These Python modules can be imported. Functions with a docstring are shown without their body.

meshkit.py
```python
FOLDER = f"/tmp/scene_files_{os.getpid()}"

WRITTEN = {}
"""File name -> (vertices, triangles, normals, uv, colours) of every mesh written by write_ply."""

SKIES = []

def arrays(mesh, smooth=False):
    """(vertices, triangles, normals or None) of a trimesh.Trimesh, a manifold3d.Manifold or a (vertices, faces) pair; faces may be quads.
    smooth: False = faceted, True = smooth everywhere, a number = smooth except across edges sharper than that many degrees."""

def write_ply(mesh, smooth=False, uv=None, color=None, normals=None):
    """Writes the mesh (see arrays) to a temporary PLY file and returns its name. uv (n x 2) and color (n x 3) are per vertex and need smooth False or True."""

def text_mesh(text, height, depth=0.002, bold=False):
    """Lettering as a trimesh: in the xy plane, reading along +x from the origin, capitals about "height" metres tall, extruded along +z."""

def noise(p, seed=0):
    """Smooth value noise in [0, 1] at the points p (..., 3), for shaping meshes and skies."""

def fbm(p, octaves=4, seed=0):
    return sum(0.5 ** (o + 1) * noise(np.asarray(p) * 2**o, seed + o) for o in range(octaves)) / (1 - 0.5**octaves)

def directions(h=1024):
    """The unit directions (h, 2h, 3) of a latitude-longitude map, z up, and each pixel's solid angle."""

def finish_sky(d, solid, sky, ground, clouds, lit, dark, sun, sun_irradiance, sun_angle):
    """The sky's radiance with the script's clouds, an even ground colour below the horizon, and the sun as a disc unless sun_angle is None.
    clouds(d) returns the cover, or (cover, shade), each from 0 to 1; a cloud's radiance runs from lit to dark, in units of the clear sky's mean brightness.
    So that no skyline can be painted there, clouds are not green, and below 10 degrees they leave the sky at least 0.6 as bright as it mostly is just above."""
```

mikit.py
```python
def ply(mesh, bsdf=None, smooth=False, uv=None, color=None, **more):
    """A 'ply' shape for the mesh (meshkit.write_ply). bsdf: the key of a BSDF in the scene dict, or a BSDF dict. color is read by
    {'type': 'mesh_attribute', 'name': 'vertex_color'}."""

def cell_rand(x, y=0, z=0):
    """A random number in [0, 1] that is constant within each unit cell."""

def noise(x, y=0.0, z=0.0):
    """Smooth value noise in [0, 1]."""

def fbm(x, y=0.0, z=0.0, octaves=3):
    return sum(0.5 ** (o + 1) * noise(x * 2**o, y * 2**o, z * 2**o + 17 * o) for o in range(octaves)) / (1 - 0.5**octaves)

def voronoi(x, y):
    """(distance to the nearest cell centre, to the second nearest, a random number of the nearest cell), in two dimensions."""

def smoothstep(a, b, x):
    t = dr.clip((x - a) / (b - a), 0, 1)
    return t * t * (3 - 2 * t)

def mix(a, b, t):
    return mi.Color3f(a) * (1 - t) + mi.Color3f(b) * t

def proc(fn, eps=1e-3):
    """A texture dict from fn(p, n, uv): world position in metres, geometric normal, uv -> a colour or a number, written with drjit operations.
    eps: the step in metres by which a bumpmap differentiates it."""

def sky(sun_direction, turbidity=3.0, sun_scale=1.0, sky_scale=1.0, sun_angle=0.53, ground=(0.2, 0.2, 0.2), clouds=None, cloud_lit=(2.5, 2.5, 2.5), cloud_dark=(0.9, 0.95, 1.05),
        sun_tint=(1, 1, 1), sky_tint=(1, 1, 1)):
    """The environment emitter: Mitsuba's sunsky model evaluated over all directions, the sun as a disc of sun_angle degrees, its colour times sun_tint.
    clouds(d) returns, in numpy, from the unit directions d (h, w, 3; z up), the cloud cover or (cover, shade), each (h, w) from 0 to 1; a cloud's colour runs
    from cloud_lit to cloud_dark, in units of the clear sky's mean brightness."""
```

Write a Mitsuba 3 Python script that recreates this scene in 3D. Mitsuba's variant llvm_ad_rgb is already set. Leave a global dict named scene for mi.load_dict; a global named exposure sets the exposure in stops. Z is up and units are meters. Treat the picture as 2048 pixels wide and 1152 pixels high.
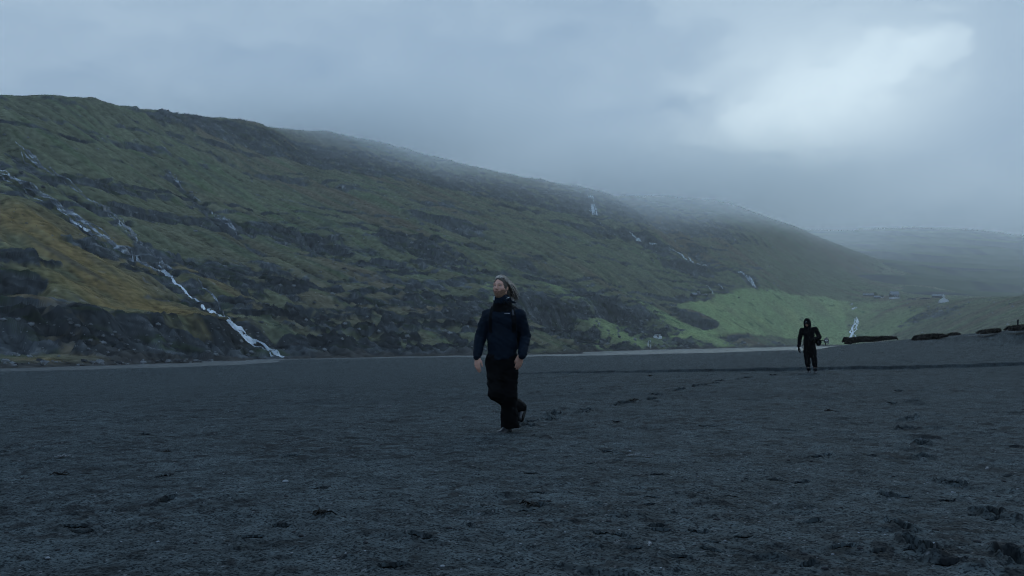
import math, random, numpy as np, trimesh, manifold3d
import mitsuba as mi
import mikit, meshkit
from scipy.ndimage import map_coordinates, gaussian_filter, binary_fill_holes
from scipy.interpolate import RBFInterpolator
from scipy.spatial import cKDTree
from mikit import proc, ply

T = mi.ScalarTransform4f
scene, labels = {}, {}

# ------------------------------------------------------------------ camera, sky, exposure
CAM_Z = 1.05                       # the photographer holds the camera low
FOCAL = 1991.0                     # in pixels of a 2048 px wide picture (35 mm lens)
PITCH = math.atan((684 - 576) / FOCAL)
exposure = 2.11

def ray(px, py):
    """World direction (x right, y ahead, z up) of a point of the 2048 x 1152 photograph."""
    xr, yr = (px - 1024) / FOCAL, (576 - py) / FOCAL
    return np.array([xr, math.cos(PITCH) - yr * math.sin(PITCH), math.sin(PITCH) + yr * math.cos(PITCH)])

def at(px, py, Y):
    """The point that stands Y metres ahead on that line of sight."""
    d = ray(px, py)
    return np.array([0, 0, CAM_Z]) + d * (Y / d[1])

scene['camera'] = {'type': 'perspective', 'fov': math.degrees(2 * math.atan(1024 / FOCAL)), 'fov_axis': 'x',
                   'near_clip': 0.1, 'far_clip': 20000.0,
                   'to_world': T().look_at(origin=[0, 0, CAM_Z], target=[0, math.cos(PITCH), CAM_Z + math.sin(PITCH)], up=[0, 0, 1]),
                   'medium': {'type': 'ref', 'id': 'haze_air'}}

def overcast(d):
    """A closed cloud deck: brighter overhead, one thin bright place low in the north-east."""
    x, y, z = d[..., 0], d[..., 1], d[..., 2]
    az, el = np.degrees(np.arctan2(x, y)), np.degrees(np.arcsin(np.clip(z, -1, 1)))
    q = d / np.maximum(z[..., None] + 0.16, 0.05)                     # the deck as a plane seen from below
    q[..., 2] = 0
    w1 = meshkit.fbm(q * 1.1 + [3.1, 7.7, 0.3], 4, 5) - 0.5
    w2 = meshkit.fbm(q * 2.3 + [9.1, 1.7, 2.3], 4, 9) - 0.5
    w3 = meshkit.fbm(d * [8, 8, 15] + 4.0, 6, 21) - 0.5
    w4 = meshkit.fbm(np.stack([d[..., 0] * 20 + 6 * w3, d[..., 1] * 20, d[..., 2] * 34 + 8 * w3], -1), 5, 33) - 0.5
    bright = 0.20 + 0.10 * np.cos(np.radians(az - 10)) * np.clip(el / 25, 0, 1) * np.cos(np.radians(el)) + 0.46 * np.clip((el - 19) / 36, 0, 1) + 0.13 * w1 + 0.27 * w3 + 0.17 * w4
    a2, e2 = az + 5 * w2 + 11 * w3 + 9 * w4, el + 6 * w3 + 2 * w1 + 5.0 * w4
    def puff(a, e, sa, se):
        return np.exp(-((a2 - a) / sa) ** 2 - ((e2 - e) / se) ** 2)
    bright = bright + 0.32 * puff(15.6, 12.6, 5.4, 2.7) + 0.30 * puff(17.5, 13.8, 8.5, 5.2) + 0.16 * puff(24.5, 6.8, 5, 1.6) + 0.10 * puff(12, 10.8, 5, 1.8)
    bright = bright + 0.05 * puff(-18, 11, 15, 8) - 0.07 * puff(8.5, 13, 4, 6) - 0.02 * puff(27, 11, 3.5, 5) + 0.07 * puff(9, 6.5, 9, 2.6) + 0.05 * np.exp(-((el - 5) / 5) ** 2)
    return 1 - 0.75 * np.clip((el - 22) / 30, 0, 1), np.clip(1 - bright, 0, 1)     # thin overhead: blue dusk light comes through

scene['sky'] = mikit.sky([math.sin(math.radians(20)) * 0.85, math.cos(math.radians(20)) * 0.85, 0.53], turbidity=3, sun_scale=0.03, sun_angle=25, sun_tint=(0.6, 0.85, 1.15), clouds=overcast,
                         cloud_lit=(1.50, 1.78, 1.90), cloud_dark=(0.235, 0.430, 0.715), sky_tint=(1.5, 1.86, 2.0), ground=(0.05, 0.06, 0.06))

# ------------------------------------------------------------------ helpers
def numbered(name):
    if name not in scene and name not in labels and not any(k.startswith(name + '__') for k in scene):
        return name
    k = 1
    while f'{name}_{k:03d}' in scene or f'{name}_{k:03d}' in labels or any(x.startswith(f'{name}_{k:03d}__') for x in scene):
        k += 1
    return f'{name}_{k:03d}'

def thing(name, label, category, group=None):
    key = numbered(name)
    labels[key] = {'label': label, 'category': category}
    if group:
        labels[key]['group'] = group
    return key

def part(name, shape, parent=None, label=None):
    """Puts one shape dict into the scene under its own key."""
    if parent:
        base, key, k = f'{parent}__{name}', f'{parent}__{name}', 0
        while key in scene:
            k += 1
            key = f'{base}_{k:03d}'
    else:
        key = numbered(name)
    scene[key] = shape
    if label:
        labels[key] = {'label': label}
    return key

def single(name, shape, label, category, group=None):
    key = numbered(name)
    scene[key] = shape
    labels[key] = {'label': label, 'category': category}
    if group:
        labels[key]['group'] = group
    return key

def structure(name, shape):
    scene[name] = shape
    labels[name] = {'kind': 'structure'}

def cat(meshes):
    return trimesh.util.concatenate(meshes)

class Noise2:
    """Smooth noise over the plane from a wrapped table, about -1 to 1."""
    def __init__(self, seed, n=256, fine=4):
        g = np.random.default_rng(seed).normal(size=(n, n))
        g = np.pad(g / np.abs(g).max() * 2.2, 4, mode='wrap')
        t = map_coordinates(g, np.meshgrid(4 + np.arange(n * fine) / fine, 4 + np.arange(n * fine) / fine, indexing='ij'), order=3)
        self.t, self.n, self.fine = np.pad(t, ((0, 1), (0, 1)), mode='wrap').astype(np.float32), n, fine
    def __call__(self, x, y):
        x, y = np.broadcast_arrays(np.mod(np.asarray(x, float), self.n) * self.fine, np.mod(np.asarray(y, float), self.n) * self.fine)
        i, j = x.astype(np.int32), y.astype(np.int32)
        m = self.n * self.fine - 1
        i, j = np.minimum(i, m), np.minimum(j, m)
        u, v = (x - i).astype(np.float32), (y - j).astype(np.float32)
        w, t = m + 2, self.t.ravel()
        k = i * w + j
        return ((t[k] * (1 - v) + t[k + 1] * v) * (1 - u) + (t[k + w] * (1 - v) + t[k + w + 1] * v) * u).astype(float)
    def fbm(self, x, y, octaves=4, gain=0.5):
        s, a, f, tot = 0, 1.0, 1.0, 0
        for o in range(octaves):
            s = s + a * self(np.asarray(x) * f + 37.3 * o, np.asarray(y) * f - 11.9 * o)
            tot += a
            a, f = a * gain, f * 2.03
        return s / tot
N1, N2, N3, N4 = Noise2(1), Noise2(2), Noise2(3), Noise2(4)

def sstep(a, b, x):
    t = np.clip((x - a) / (b - a), 0, 1)
    return t * t * (3 - 2 * t)

def grid_faces(nu, nv, flip=False):
    """Triangles of an nu x nv grid of vertices (v fastest)."""
    i, j = np.meshgrid(np.arange(nu - 1), np.arange(nv - 1), indexing='ij')
    a, b, c, d = i * nv + j, (i + 1) * nv + j, (i + 1) * nv + j + 1, i * nv + j + 1
    f = np.vstack([np.stack([a, b, c], -1).reshape(-1, 3), np.stack([a, c, d], -1).reshape(-1, 3)])
    return f[:, ::-1] if flip else f

def tm(v, f):
    return trimesh.Trimesh(v, f, process=False)
# ------------------------------------------------------------------ the hillside across the lagoon, the green fields and the knoll
WATER_Z = CAM_Z - 4.0

def polar(points, k):
    """Control points (px, py, metres ahead) as (azimuth, log distance scaled, elevation tangent)."""
    out = []
    for px, py, Y in points:
        p = at(px, py, Y)
        r = math.hypot(p[0], p[1])
        out.append((math.atan2(p[0], p[1]), math.log(r) * k, (p[2] - CAM_Z) / r))
    return np.array(out)

LAND = [  # (px, py, metres ahead): foot of the slope, slope, rim, plateau behind
    (-900, 738, 120), (-900, 560, 165), (-900, 330, 240), (-900, 215, 330), (-900, 300, 460),
    (-400, 736, 140), (-400, 640, 165), (-400, 470, 215), (-400, 330, 275), (-400, 212, 350), (-400, 290, 480),
    (0, 733, 162), (0, 690, 170), (0, 655, 180), (0, 600, 190), (0, 500, 220), (0, 400, 254), (0, 345, 278), (0, 260, 325), (0, 199, 372), (0, 270, 470), (0, 360, 700),
    (190, 729, 180), (190, 690, 187), (190, 650, 200), (190, 560, 228), (190, 450, 278), (190, 350, 338), (190, 260, 420), (190, 225, 448), (190, 191, 462), (190, 250, 600), (190, 380, 1000),
    (330, 723, 203), (330, 690, 210), (330, 640, 226), (330, 560, 262), (330, 450, 335), (330, 350, 428), (330, 275, 520), (330, 213, 560), (330, 275, 720), (330, 400, 1200),
    (490, 718, 228), (490, 660, 250), (490, 600, 275), (490, 500, 345), (490, 400, 455), (490, 320, 585), (490, 290, 640), (490, 238, 680), (490, 300, 850), (490, 420, 1300),
    (620, 716, 248), (620, 650, 275), (620, 580, 318), (620, 500, 390), (620, 400, 530), (620, 330, 690), (620, 312, 735), (620, 258, 790), (620, 320, 1000), (620, 430, 1500),
    (760, 713, 270), (760, 640, 306), (760, 560, 368), (760, 480, 450), (760, 400, 590), (760, 345, 740), (760, 284, 850), (760, 340, 1050),
    (900, 711, 295), (900, 660, 320), (900, 600, 378), (900, 520, 475), (900, 440, 620), (900, 380, 790), (900, 360, 860), (900, 318, 910), (900, 372, 1100), (900, 460, 1600),
    (1040, 709.5, 312), (1040, 640, 372), (1040, 600, 430), (1040, 520, 570), (1040, 440, 765), (1040, 400, 890), (1040, 358, 940), (1040, 400, 1150), (1040, 480, 1700),
    (1180, 703, 419), (1180, 665, 455), (1180, 600, 540), (1180, 520, 700), (1180, 440, 930), (1180, 388, 975), (1180, 384, 1080), (1240, 390, 1040), (1240, 386, 1200), (1180, 430, 1300), (1180, 500, 1900),
    (1300, 699, 520), (1300, 672, 560), (1300, 640, 620), (1300, 600, 720), (1300, 520, 890), (1300, 450, 1080), (1300, 405, 1120), (1300, 388, 1300), (1300, 440, 1600),
    (1400, 697.5, 610), (1400, 672, 660), (1400, 640, 740), (1400, 600, 850), (1400, 588, 880), (1400, 520, 1030), (1400, 445, 1180), (1400, 410, 1230), (1400, 395, 1450), (1400, 450, 1800),
    (1500, 695, 720), (1500, 670, 775), (1500, 630, 865), (1500, 578, 985), (1500, 500, 1180), (1500, 455, 1290), (1500, 414, 1450), (1500, 470, 1900),
    (1560, 693, 840), (1560, 640, 940), (1560, 585, 1050), (1560, 520, 1270), (1560, 440, 1560), (1560, 490, 1950),
    (1600, 692, 900), (1600, 660, 955), (1600, 625, 1020), (1600, 585, 1110), (1600, 530, 1320), (1600, 453, 1640), (1600, 500, 2000),
    (1650, 688, 960), (1650, 655, 1020), (1650, 615, 1090), (1650, 590, 1160), (1650, 540, 1400), (1650, 476, 1740), (1650, 520, 2100),
    (1705, 684, 980), (1705, 655, 1050), (1705, 622, 1130), (1705, 596, 1230), (1705, 550, 1520), (1705, 503, 1850), (1705, 550, 2300),
    (1770, 690, 880), (1770, 655, 985), (1770, 620, 1090), (1770, 594, 1200), (1770, 560, 1560), (1770, 527, 1880), (1770, 560, 2300),
    (1850, 690, 780), (1850, 655, 870), (1850, 625, 960), (1850, 604, 1040), (1850, 592, 1140), (1850, 570, 1500), (1850, 549, 1850), (1850, 590, 2300),
    (1950, 690, 650), (1950, 650, 740), (1950, 612, 850), (1950, 592, 960), (1950, 598, 1150), (1950, 580, 1550), (1950, 571, 1750), (1950, 600, 2200),
    (2048, 690, 540), (2048, 640, 630), (2048, 586, 780), (2048, 600, 1000), (2048, 600, 1500), (2048, 598, 1700), (2048, 610, 2200),
    (2400, 690, 330), (2400, 630, 400), (2400, 560, 560), (2400, 590, 800), (2400, 600, 1600), (2400, 610, 2200),
    (3000, 690, 330), (3000, 630, 400), (3000, 540, 600), (3000, 590, 1000), (3000, 620, 2200),
]
# the rim between the sections, and the plateau behind it
for px, py, Y in ((30, 197, 385), (60, 195, 398), (100, 194, 415), (135, 191, 432), (160, 191, 446), (215, 197, 476), (240, 206, 492), (280, 210, 520), (410, 226, 618), (450, 232, 650), (530, 249, 715), (575, 257, 752), (690, 268, 825), (830, 302, 885), (960, 338, 925), (1100, 373, 960), (1140, 379, 970)):
    LAND += [(px, py, Y), (px, py + 62, Y * 1.27)]
# below the water at the foot, far back behind everything
for px, py, Y in list(LAND):
    if py > 689 or (py > 683 and px == 1705):
        LAND.append((px, py + 9, Y * 0.93))
LK = 0.75
ctrl = polar(LAND, LK)
land_rbf = RBFInterpolator(ctrl[:, :2], ctrl[:, 2], kernel='linear', smoothing=0.0008)
RA, RR = np.linspace(-0.80, 0.80, 420), np.linspace(math.log(95), math.log(2700), 420)
ga, gr = np.meshgrid(RA, RR, indexing='ij')
base_e = land_rbf(np.stack([ga.ravel(), gr.ravel() * LK], 1)).reshape(ga.shape)
base_e = gaussian_filter(base_e, [2.0, 1.6], mode='nearest')

def land_base(az, lr):
    """Smooth ground height of the land, before any rock or turf."""
    i, j = (az - RA[0]) / (RA[1] - RA[0]), (lr - RR[0]) / (RR[1] - RR[0])
    return CAM_Z + map_coordinates(base_e, [i, j], order=1, mode='nearest') * np.exp(lr)

base_z = CAM_Z + base_e * np.exp(gr)
gx_r = np.gradient(base_z, RR, axis=1) / np.exp(gr)                   # slope away from the camera
gx_a = np.gradient(base_z, RA, axis=0) / np.exp(gr)                   # slope across
slope_x = gx_r * np.sin(ga) + gx_a * np.cos(ga)
slope_y = gx_r * np.cos(ga) - gx_a * np.sin(ga)
slope_x, slope_y = gaussian_filter(slope_x, 5), gaussian_filter(slope_y, 5)

def land_slope(x, y):
    az, lr = np.arctan2(x, y), 0.5 * np.log(x * x + y * y)
    ij = [(az - RA[0]) / (RA[1] - RA[0]), (lr - RR[0]) / (RR[1] - RR[0])]
    return map_coordinates(slope_x, ij, order=1, mode='nearest'), map_coordinates(slope_y, ij, order=1, mode='nearest')

def flow_noise(x, y, scale, steps, step, noise):
    """Noise combed along the fall line: the streaks that water and creeping soil leave."""
    tot, wsum = noise(x / scale, y / scale), 1.0
    for sign in (1, -1):
        px_, py_ = x.copy(), y.copy()
        for k in range(steps):
            sx, sy = land_slope(px_, py_)
            n = np.sqrt(sx * sx + sy * sy) + 0.02
            px_, py_ = px_ + sign * step * sx / n, py_ + sign * step * sy / n
            w = 1 - (k + 1) / (steps + 1)
            tot, wsum = tot + w * noise(px_ / scale, py_ / scale), wsum + w
    return tot / math.sqrt(wsum)

# a coarse polar grid carries the combed noises, finer grids read them
CA, CR = np.linspace(-0.62, 0.62, 700), np.linspace(math.log(110), math.log(2650), 520)
ca, cr = np.meshgrid(CA, CR, indexing='ij')
cx, cy = np.exp(cr) * np.sin(ca), np.exp(cr) * np.cos(ca)
comb_big = flow_noise(cx, cy, 16.0, 12, 8.0, N1)
comb_mid = flow_noise(cx, cy, 5.0, 10, 3.0, N2)
comb_fine = flow_noise(cx, cy, 2.4, 8, 1.5, N3)
combs = [np.ascontiguousarray(c / c.std()) for c in (comb_big, comb_mid, comb_fine)]

def comb(k, az, lr):
    return map_coordinates(combs[k], [(az - CA[0]) / (CA[1] - CA[0]), (lr - CR[0]) / (CR[1] - CR[0])], order=1, mode='nearest')

def on_base(px, py):
    """Where a line of sight first meets the smooth land."""
    d = ray(px, py)
    a, e = math.atan2(d[0], d[1]), d[2] / math.hypot(d[0], d[1])
    lr = np.linspace(math.log(110), math.log(2600), 2400)
    z = land_base(np.full_like(lr, a), lr)
    hit = np.nonzero((z - CAM_Z) / np.exp(lr) >= e)[0]
    k = hit[0] if len(hit) else np.argmax((z - CAM_Z) / np.exp(lr))
    r = math.exp(lr[k])
    return np.array([r * math.sin(a), r * math.cos(a), z[k]])

def ground_path(pixels, n=40):
    """A course on the ground through photograph points, evenly resampled, in plan (x, y)."""
    p = np.array([on_base(*q[:2])[:2] for q in pixels])
    s = np.concatenate([[0], np.cumsum(np.linalg.norm(np.diff(p, axis=0), axis=1))])
    t = np.linspace(0, s[-1], n)
    return np.stack([np.interp(t, s, p[:, k]) for k in (0, 1)], 1)

# water courses: (pixel path, wet rock half width in metres)
BEDS = [([(-60, 318), (0, 345), (55, 375), (130, 420), (200, 470), (240, 497), (290, 528), (330, 552), (390, 600), (450, 645), (510, 685), (562, 714)], 5.0),
        ([(30, 285), (70, 320), (130, 365), (190, 407), (240, 440), (285, 490), (320, 520), (336, 545), (400, 600), (440, 640)], 4.0),
        ([(335, 340), (365, 375), (420, 420), (470, 462), (520, 500)], 4.0),
        ([(1185, 440), (1215, 455), (1262, 466), (1285, 485), (1310, 492), (1345, 500), (1385, 525), (1410, 535)], 7.0),
        ([(1472, 545), (1495, 552), (1508, 574)], 7.0)]
bed_pts, bed_w = [], []
for path, w in BEDS:
    q = ground_path(path, 160)
    bed_pts.append(q)
    bed_w += [w] * len(q)
bed_tree, bed_w = cKDTree(np.vstack(bed_pts)), np.array(bed_w)

def blobs(spots, x, y):
    """Soft-edged patches: spots are (px, py, size across in m, size along in m, strength), seated on the land."""
    m = np.zeros_like(x)
    for cx_, cy_, sa, sb, c_, s_, g in spots:
        dx, dy = x - cx_, y - cy_
        u, v = dx * c_ + dy * s_, -dx * s_ + dy * c_
        m = np.maximum(m, g * np.exp(-(u / sa) ** 2 - (v / sb) ** 2))
    return m

def spot(px, py, half_w_px, half_h_px, g=1.0):
    p = on_base(px, py)
    r = math.hypot(p[0], p[1])
    q = on_base(px, py - half_h_px)
    dep = max(np.linalg.norm(q[:2] - p[:2]), 2.0)
    a = math.atan2(p[0], p[1])
    return (p[0], p[1], half_w_px * r / FOCAL, dep, math.cos(a), -math.sin(a), g)

ROCKY = [spot(*q) for q in [  # crags
    (30, 560, 60, 40, 1.0), (150, 690, 230, 36, 1.0), (380, 690, 90, 32, 1.0), (60, 500, 70, 20, .7), (480, 560, 120, 24, .6), (600, 640, 140, 50, .9), (760, 650, 120, 50, .9), (900, 640, 110, 50, .8),
    (560, 560, 60, 20, .8), (1010, 650, 60, 30, .7), (1140, 640, 60, 24, 1.0), (1220, 612, 55, 16, 1.0), (1370, 630, 56, 9, .9), (1300, 610, 30, 10, .5), (700, 500, 120, 20, .5), (860, 500, 120, 16, .6),
    (1350, 470, 40, 8, .5), (1300, 480, 26, 14, 1.0), (1395, 515, 28, 10, 1.0), (1500, 560, 24, 14, 1.0), (1430, 570, 60, 10, .7), (1380, 690, 160, 6, .7), (1550, 686, 100, 5, .8), (1610, 545, 60, 8, .4),
    (1850, 632, 46, 9, 1.0), (1900, 622, 34, 9, .9), (1700, 660, 22, 22, .6), (1600, 590, 60, 6, .3), (1730, 545, 30, 5, .4), (100, 520, 60, 14, .6), (200, 500, 50, 12, .5)]]
GREEN = [spot(*q) for q in [  # manured hay fields
    (1240, 668, 80, 22, .7), (1400, 668, 120, 10, .9), (1640, 640, 60, 30, .8), (1715, 640, 60, 40, .5), (1745, 668, 60, 18, .6), (1130, 580, 70, 14, .45),
    (1690, 682, 60, 16, 1.0), (1790, 642, 60, 28, .6), (1750, 612, 70, 14, .45), (1200, 690, 90, 10, .5), (1000, 590, 60, 24, .45), (740, 470, 70, 22, .3), (570, 520, 60, 18, .35), (930, 500, 50, 16, .3), (400, 400, 60, 20, .25)]]
RUST = [spot(*q) for q in [  # withered moor grass
    (60, 440, 110, 36, 1.1), (140, 500, 100, 34, 1.1), (210, 560, 130, 44, 1.1), (330, 625, 150, 34, 1.1), (430, 645, 70, 30, 1.0), (120, 610, 110, 26, 1.0), (250, 500, 90, 26, .6), (420, 560, 90, 26, .5), (60, 720, 90, 8, 1.0), (440, 690, 90, 20, .5), (240, 610, 110, 22, 1.0)]]

# the walled hay field below the farm, as a plot of ground
import shapely
plot = shapely.Polygon([on_base(*q)[:2] for q in ((1345, 612), (1378, 601), (1430, 595), (1480, 580), (1512, 576), (1570, 586), (1650, 594), (1702, 603), (1694, 640), (1700, 684), (1640, 688), (1590, 676), (1500, 666), (1430, 669), (1345, 677), (1336, 669), (1425, 655), (1445, 643), (1400, 626))]).buffer(0)
field_tab = gaussian_filter(shapely.contains_xy(plot, cx.ravel(), cy.ravel()).reshape(cx.shape).astype(float), 1.6)

def land_surface(az, lr, full=True):
    """Height and cover of the land at polar places: strata as steps, gullies, crags, turf."""
    r = np.exp(lr)
    x, y = r * np.sin(az), r * np.cos(az)
    z0 = land_base(az, lr)
    sx, sy = land_slope(x, y)
    steep = np.sqrt(sx * sx + sy * sy)
    big = N1.fbm(x / 90, y / 90, 3)
    c_big, c_mid, c_fine = comb(0, az, lr), comb(1, az, lr), comb(2, az, lr)
    d, k = bed_tree.query(np.stack([x.ravel(), y.ravel()], 1))
    d, bw = d.reshape(x.shape), bed_w[k].reshape(x.shape)
    rough = N2.fbm(x / 7, y / 7, 4)
    rough2 = N3.fbm(x / 2.3 + 5, y / 2.3, 3)
    bed = np.exp(-(d / (bw * (1.0 + 0.5 * rough))) ** 2)
    rocky, green, rust = blobs(ROCKY, x, y), blobs(GREEN, x, y), blobs(RUST, x, y)
    field = map_coordinates(field_tab, [(az - CA[0]) / (CA[1] - CA[0]), (lr - CR[0]) / (CR[1] - CR[0])], order=1, mode='nearest')
    rocky = rocky * (1 - 0.9 * field)
    green = np.maximum(np.minimum(green, 1) * sstep(0.22, 0.42, green + 0.10 * rough), sstep(0.30, 0.70, field + 0.22 * rough + 0.25 * N2.fbm(x / 30, y / 30, 3)))
    # bedding: h counts metres through the gently dipping lava flows
    h = z0 + 0.012 * x - 0.006 * y + 3.5 * big + 0.7 * rough
    soft = sstep(0.20, 0.30, az) * sstep(math.log(480), math.log(760), lr)             # the smooth dale round the farms
    hill = sstep(0.16, 0.34, steep) * (1 - 0.9 * green) * (1 - 0.75 * soft)
    low = 0.06 + 0.30 * (1 - sstep(22, 62, z0 + 14 * rough)) - 0.5 * soft
    lay = np.zeros_like(z0)
    rock = np.zeros_like(z0)
    for per, off, amp, kk in ((27.0, 3.0, 1.0, -0.06), (9.5, 1.0, 0.8, 0.03), (4.1, 0.7, 0.8, 0.04)):
        f = (h + off) / per
        n = np.floor(f)
        t = f - n
        along = 0.28 * x + 0.96 * y
        keep = np.clip(low + kk + 0.85 * N4.fbm(along / 85 + n * 17.7, n * 5.3 + z0 / 160, 3) + 0.25 * rough + 0.45 * rocky - 0.5 * rust * (1 - rocky), 0, 1)
        stair = sstep(0.58, 0.86, t)
        lay = lay + per * keep * amp * 0.70 * (stair - t)
        rock = np.maximum(rock, keep * sstep(0.52, 0.64, t) * (1 - sstep(0.80, 0.94, t)) * 1.15)
    rim = sstep(112, 120, h - 3.5 * big) * (1 - sstep(142, 152, h - 3.5 * big))
    rock = np.maximum(rock, rim * (0.60 + 0.4 * rough) * (1 - soft))
    rock = rock * hill + 0.80 * rocky * (0.62 + 0.6 * rough + 0.12 * c_mid + 0.35 * np.sin(h * 2.2 + 2 * rough)) + 0.9 * bed * (0.7 + 0.5 * rough)
    rockm = sstep(0.30, 0.52, rock + 0.22 * rough + 0.16 * rough2)
    z = z0 + lay * hill * 0.75
    z = z + hill * (0.9 * c_big * (1 - 0.6 * soft) + 0.45 * c_mid) + 0.20 * c_fine * hill
    z = z - 1.6 * bed * hill
    # thin beds inside the rock, as small ledges
    tb = (z + 0.7 * rough + 0.02 * x) / 2.3
    fb = tb - np.floor(tb)
    z = z + rockm * hill * 2.3 * 0.85 * (sstep(0.68, 0.90, fb) - fb) * (0.6 + 0.6 * N4(x / 11, y / 11))
    # the sea cliff at the near end of the lagoon
    ct = (z0 - WATER_Z - 1.4 + 0.9 * rough + 1.1 * c_mid * 0.5) / 12.0
    near = sstep(-0.19, -0.26, az) * sstep(math.log(300), math.log(240), lr)
    z = z + near * 12.0 * 0.62 * (sstep(0.05, 0.42, ct) - np.clip(ct, 0, 1)) * (ct < 1)
    rockm = np.maximum(rockm, near * sstep(0.02, 0.10, ct) * (1 - sstep(0.42, 0.56, ct)) * sstep(-0.75, -0.2, rough + 0.4 * rough2))
    rough3 = N1.fbm(x / 0.85 + 3, y / 0.85 + z0 / 0.7, 3)
    calm = 1 - 0.9 * sstep(650, 1100, r)                                              # finer than a pixel out there
    # broken rock: sharp knobs and ribs, taller on bigger crags
    ridged = 1 - np.abs(N3.fbm(x / 6.5, y / 6.5, 4)) * 2.6
    z = z + rockm * ((0.45 + 1.8 * rocky + 0.7 * rim) * ridged + (0.50 * rough2 + 0.40 * rough3) * calm)
    z = z + (1 - rockm) * (0.16 * rough + (0.14 * rough2 + 0.07 * rough3) * calm) * sstep(-2.9, -1.5, z0)
    if not full:
        return x, y, z
    return x, y, z, dict(rock=rockm, green=green, rust=rust, bed=bed, rough=rough, rough2=rough2, c_big=c_big, c_mid=c_mid, c_fine=c_fine, hill=hill, rim=rim, z0=z0, big=big, steep=steep, rocky=rocky, rough3=rough3, bed_no=np.floor(tb), bed_t=fb)

# columns follow the azimuth, rows are packed where the ground stands up to the eye
NA, NR = 1180, 900
az_c = np.concatenate([np.linspace(-0.78, -0.50, 40, endpoint=False), np.linspace(-0.50, 0.50, NA - 80), np.linspace(0.50, 0.78, 41)[1:]])
lr_f = np.linspace(math.log(100), math.log(2600), 1400)
A_, L_ = np.meshgrid(az_c, lr_f, indexing='ij')
E_ = (land_base(A_, L_) - CAM_Z) / np.exp(L_)
rise = np.maximum(np.diff(E_, axis=1), 0)
rise = gaussian_filter(rise, [6, 6], mode='nearest')
dens = rise / rise.sum(1, keepdims=True) * 0.80 + np.diff(lr_f)[None] / (lr_f[-1] - lr_f[0]) * 0.20
cum = np.concatenate([np.zeros((len(az_c), 1)), np.cumsum(dens, 1)], 1)
u = np.linspace(0, 1, NR)
lr_g = np.stack([np.interp(u, cum[i] / cum[i, -1], lr_f) for i in range(len(az_c))])
az_g = np.repeat(az_c[:, None], NR, 1)
LX, LY, LZ, M = land_surface(az_g, lr_g)

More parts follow.
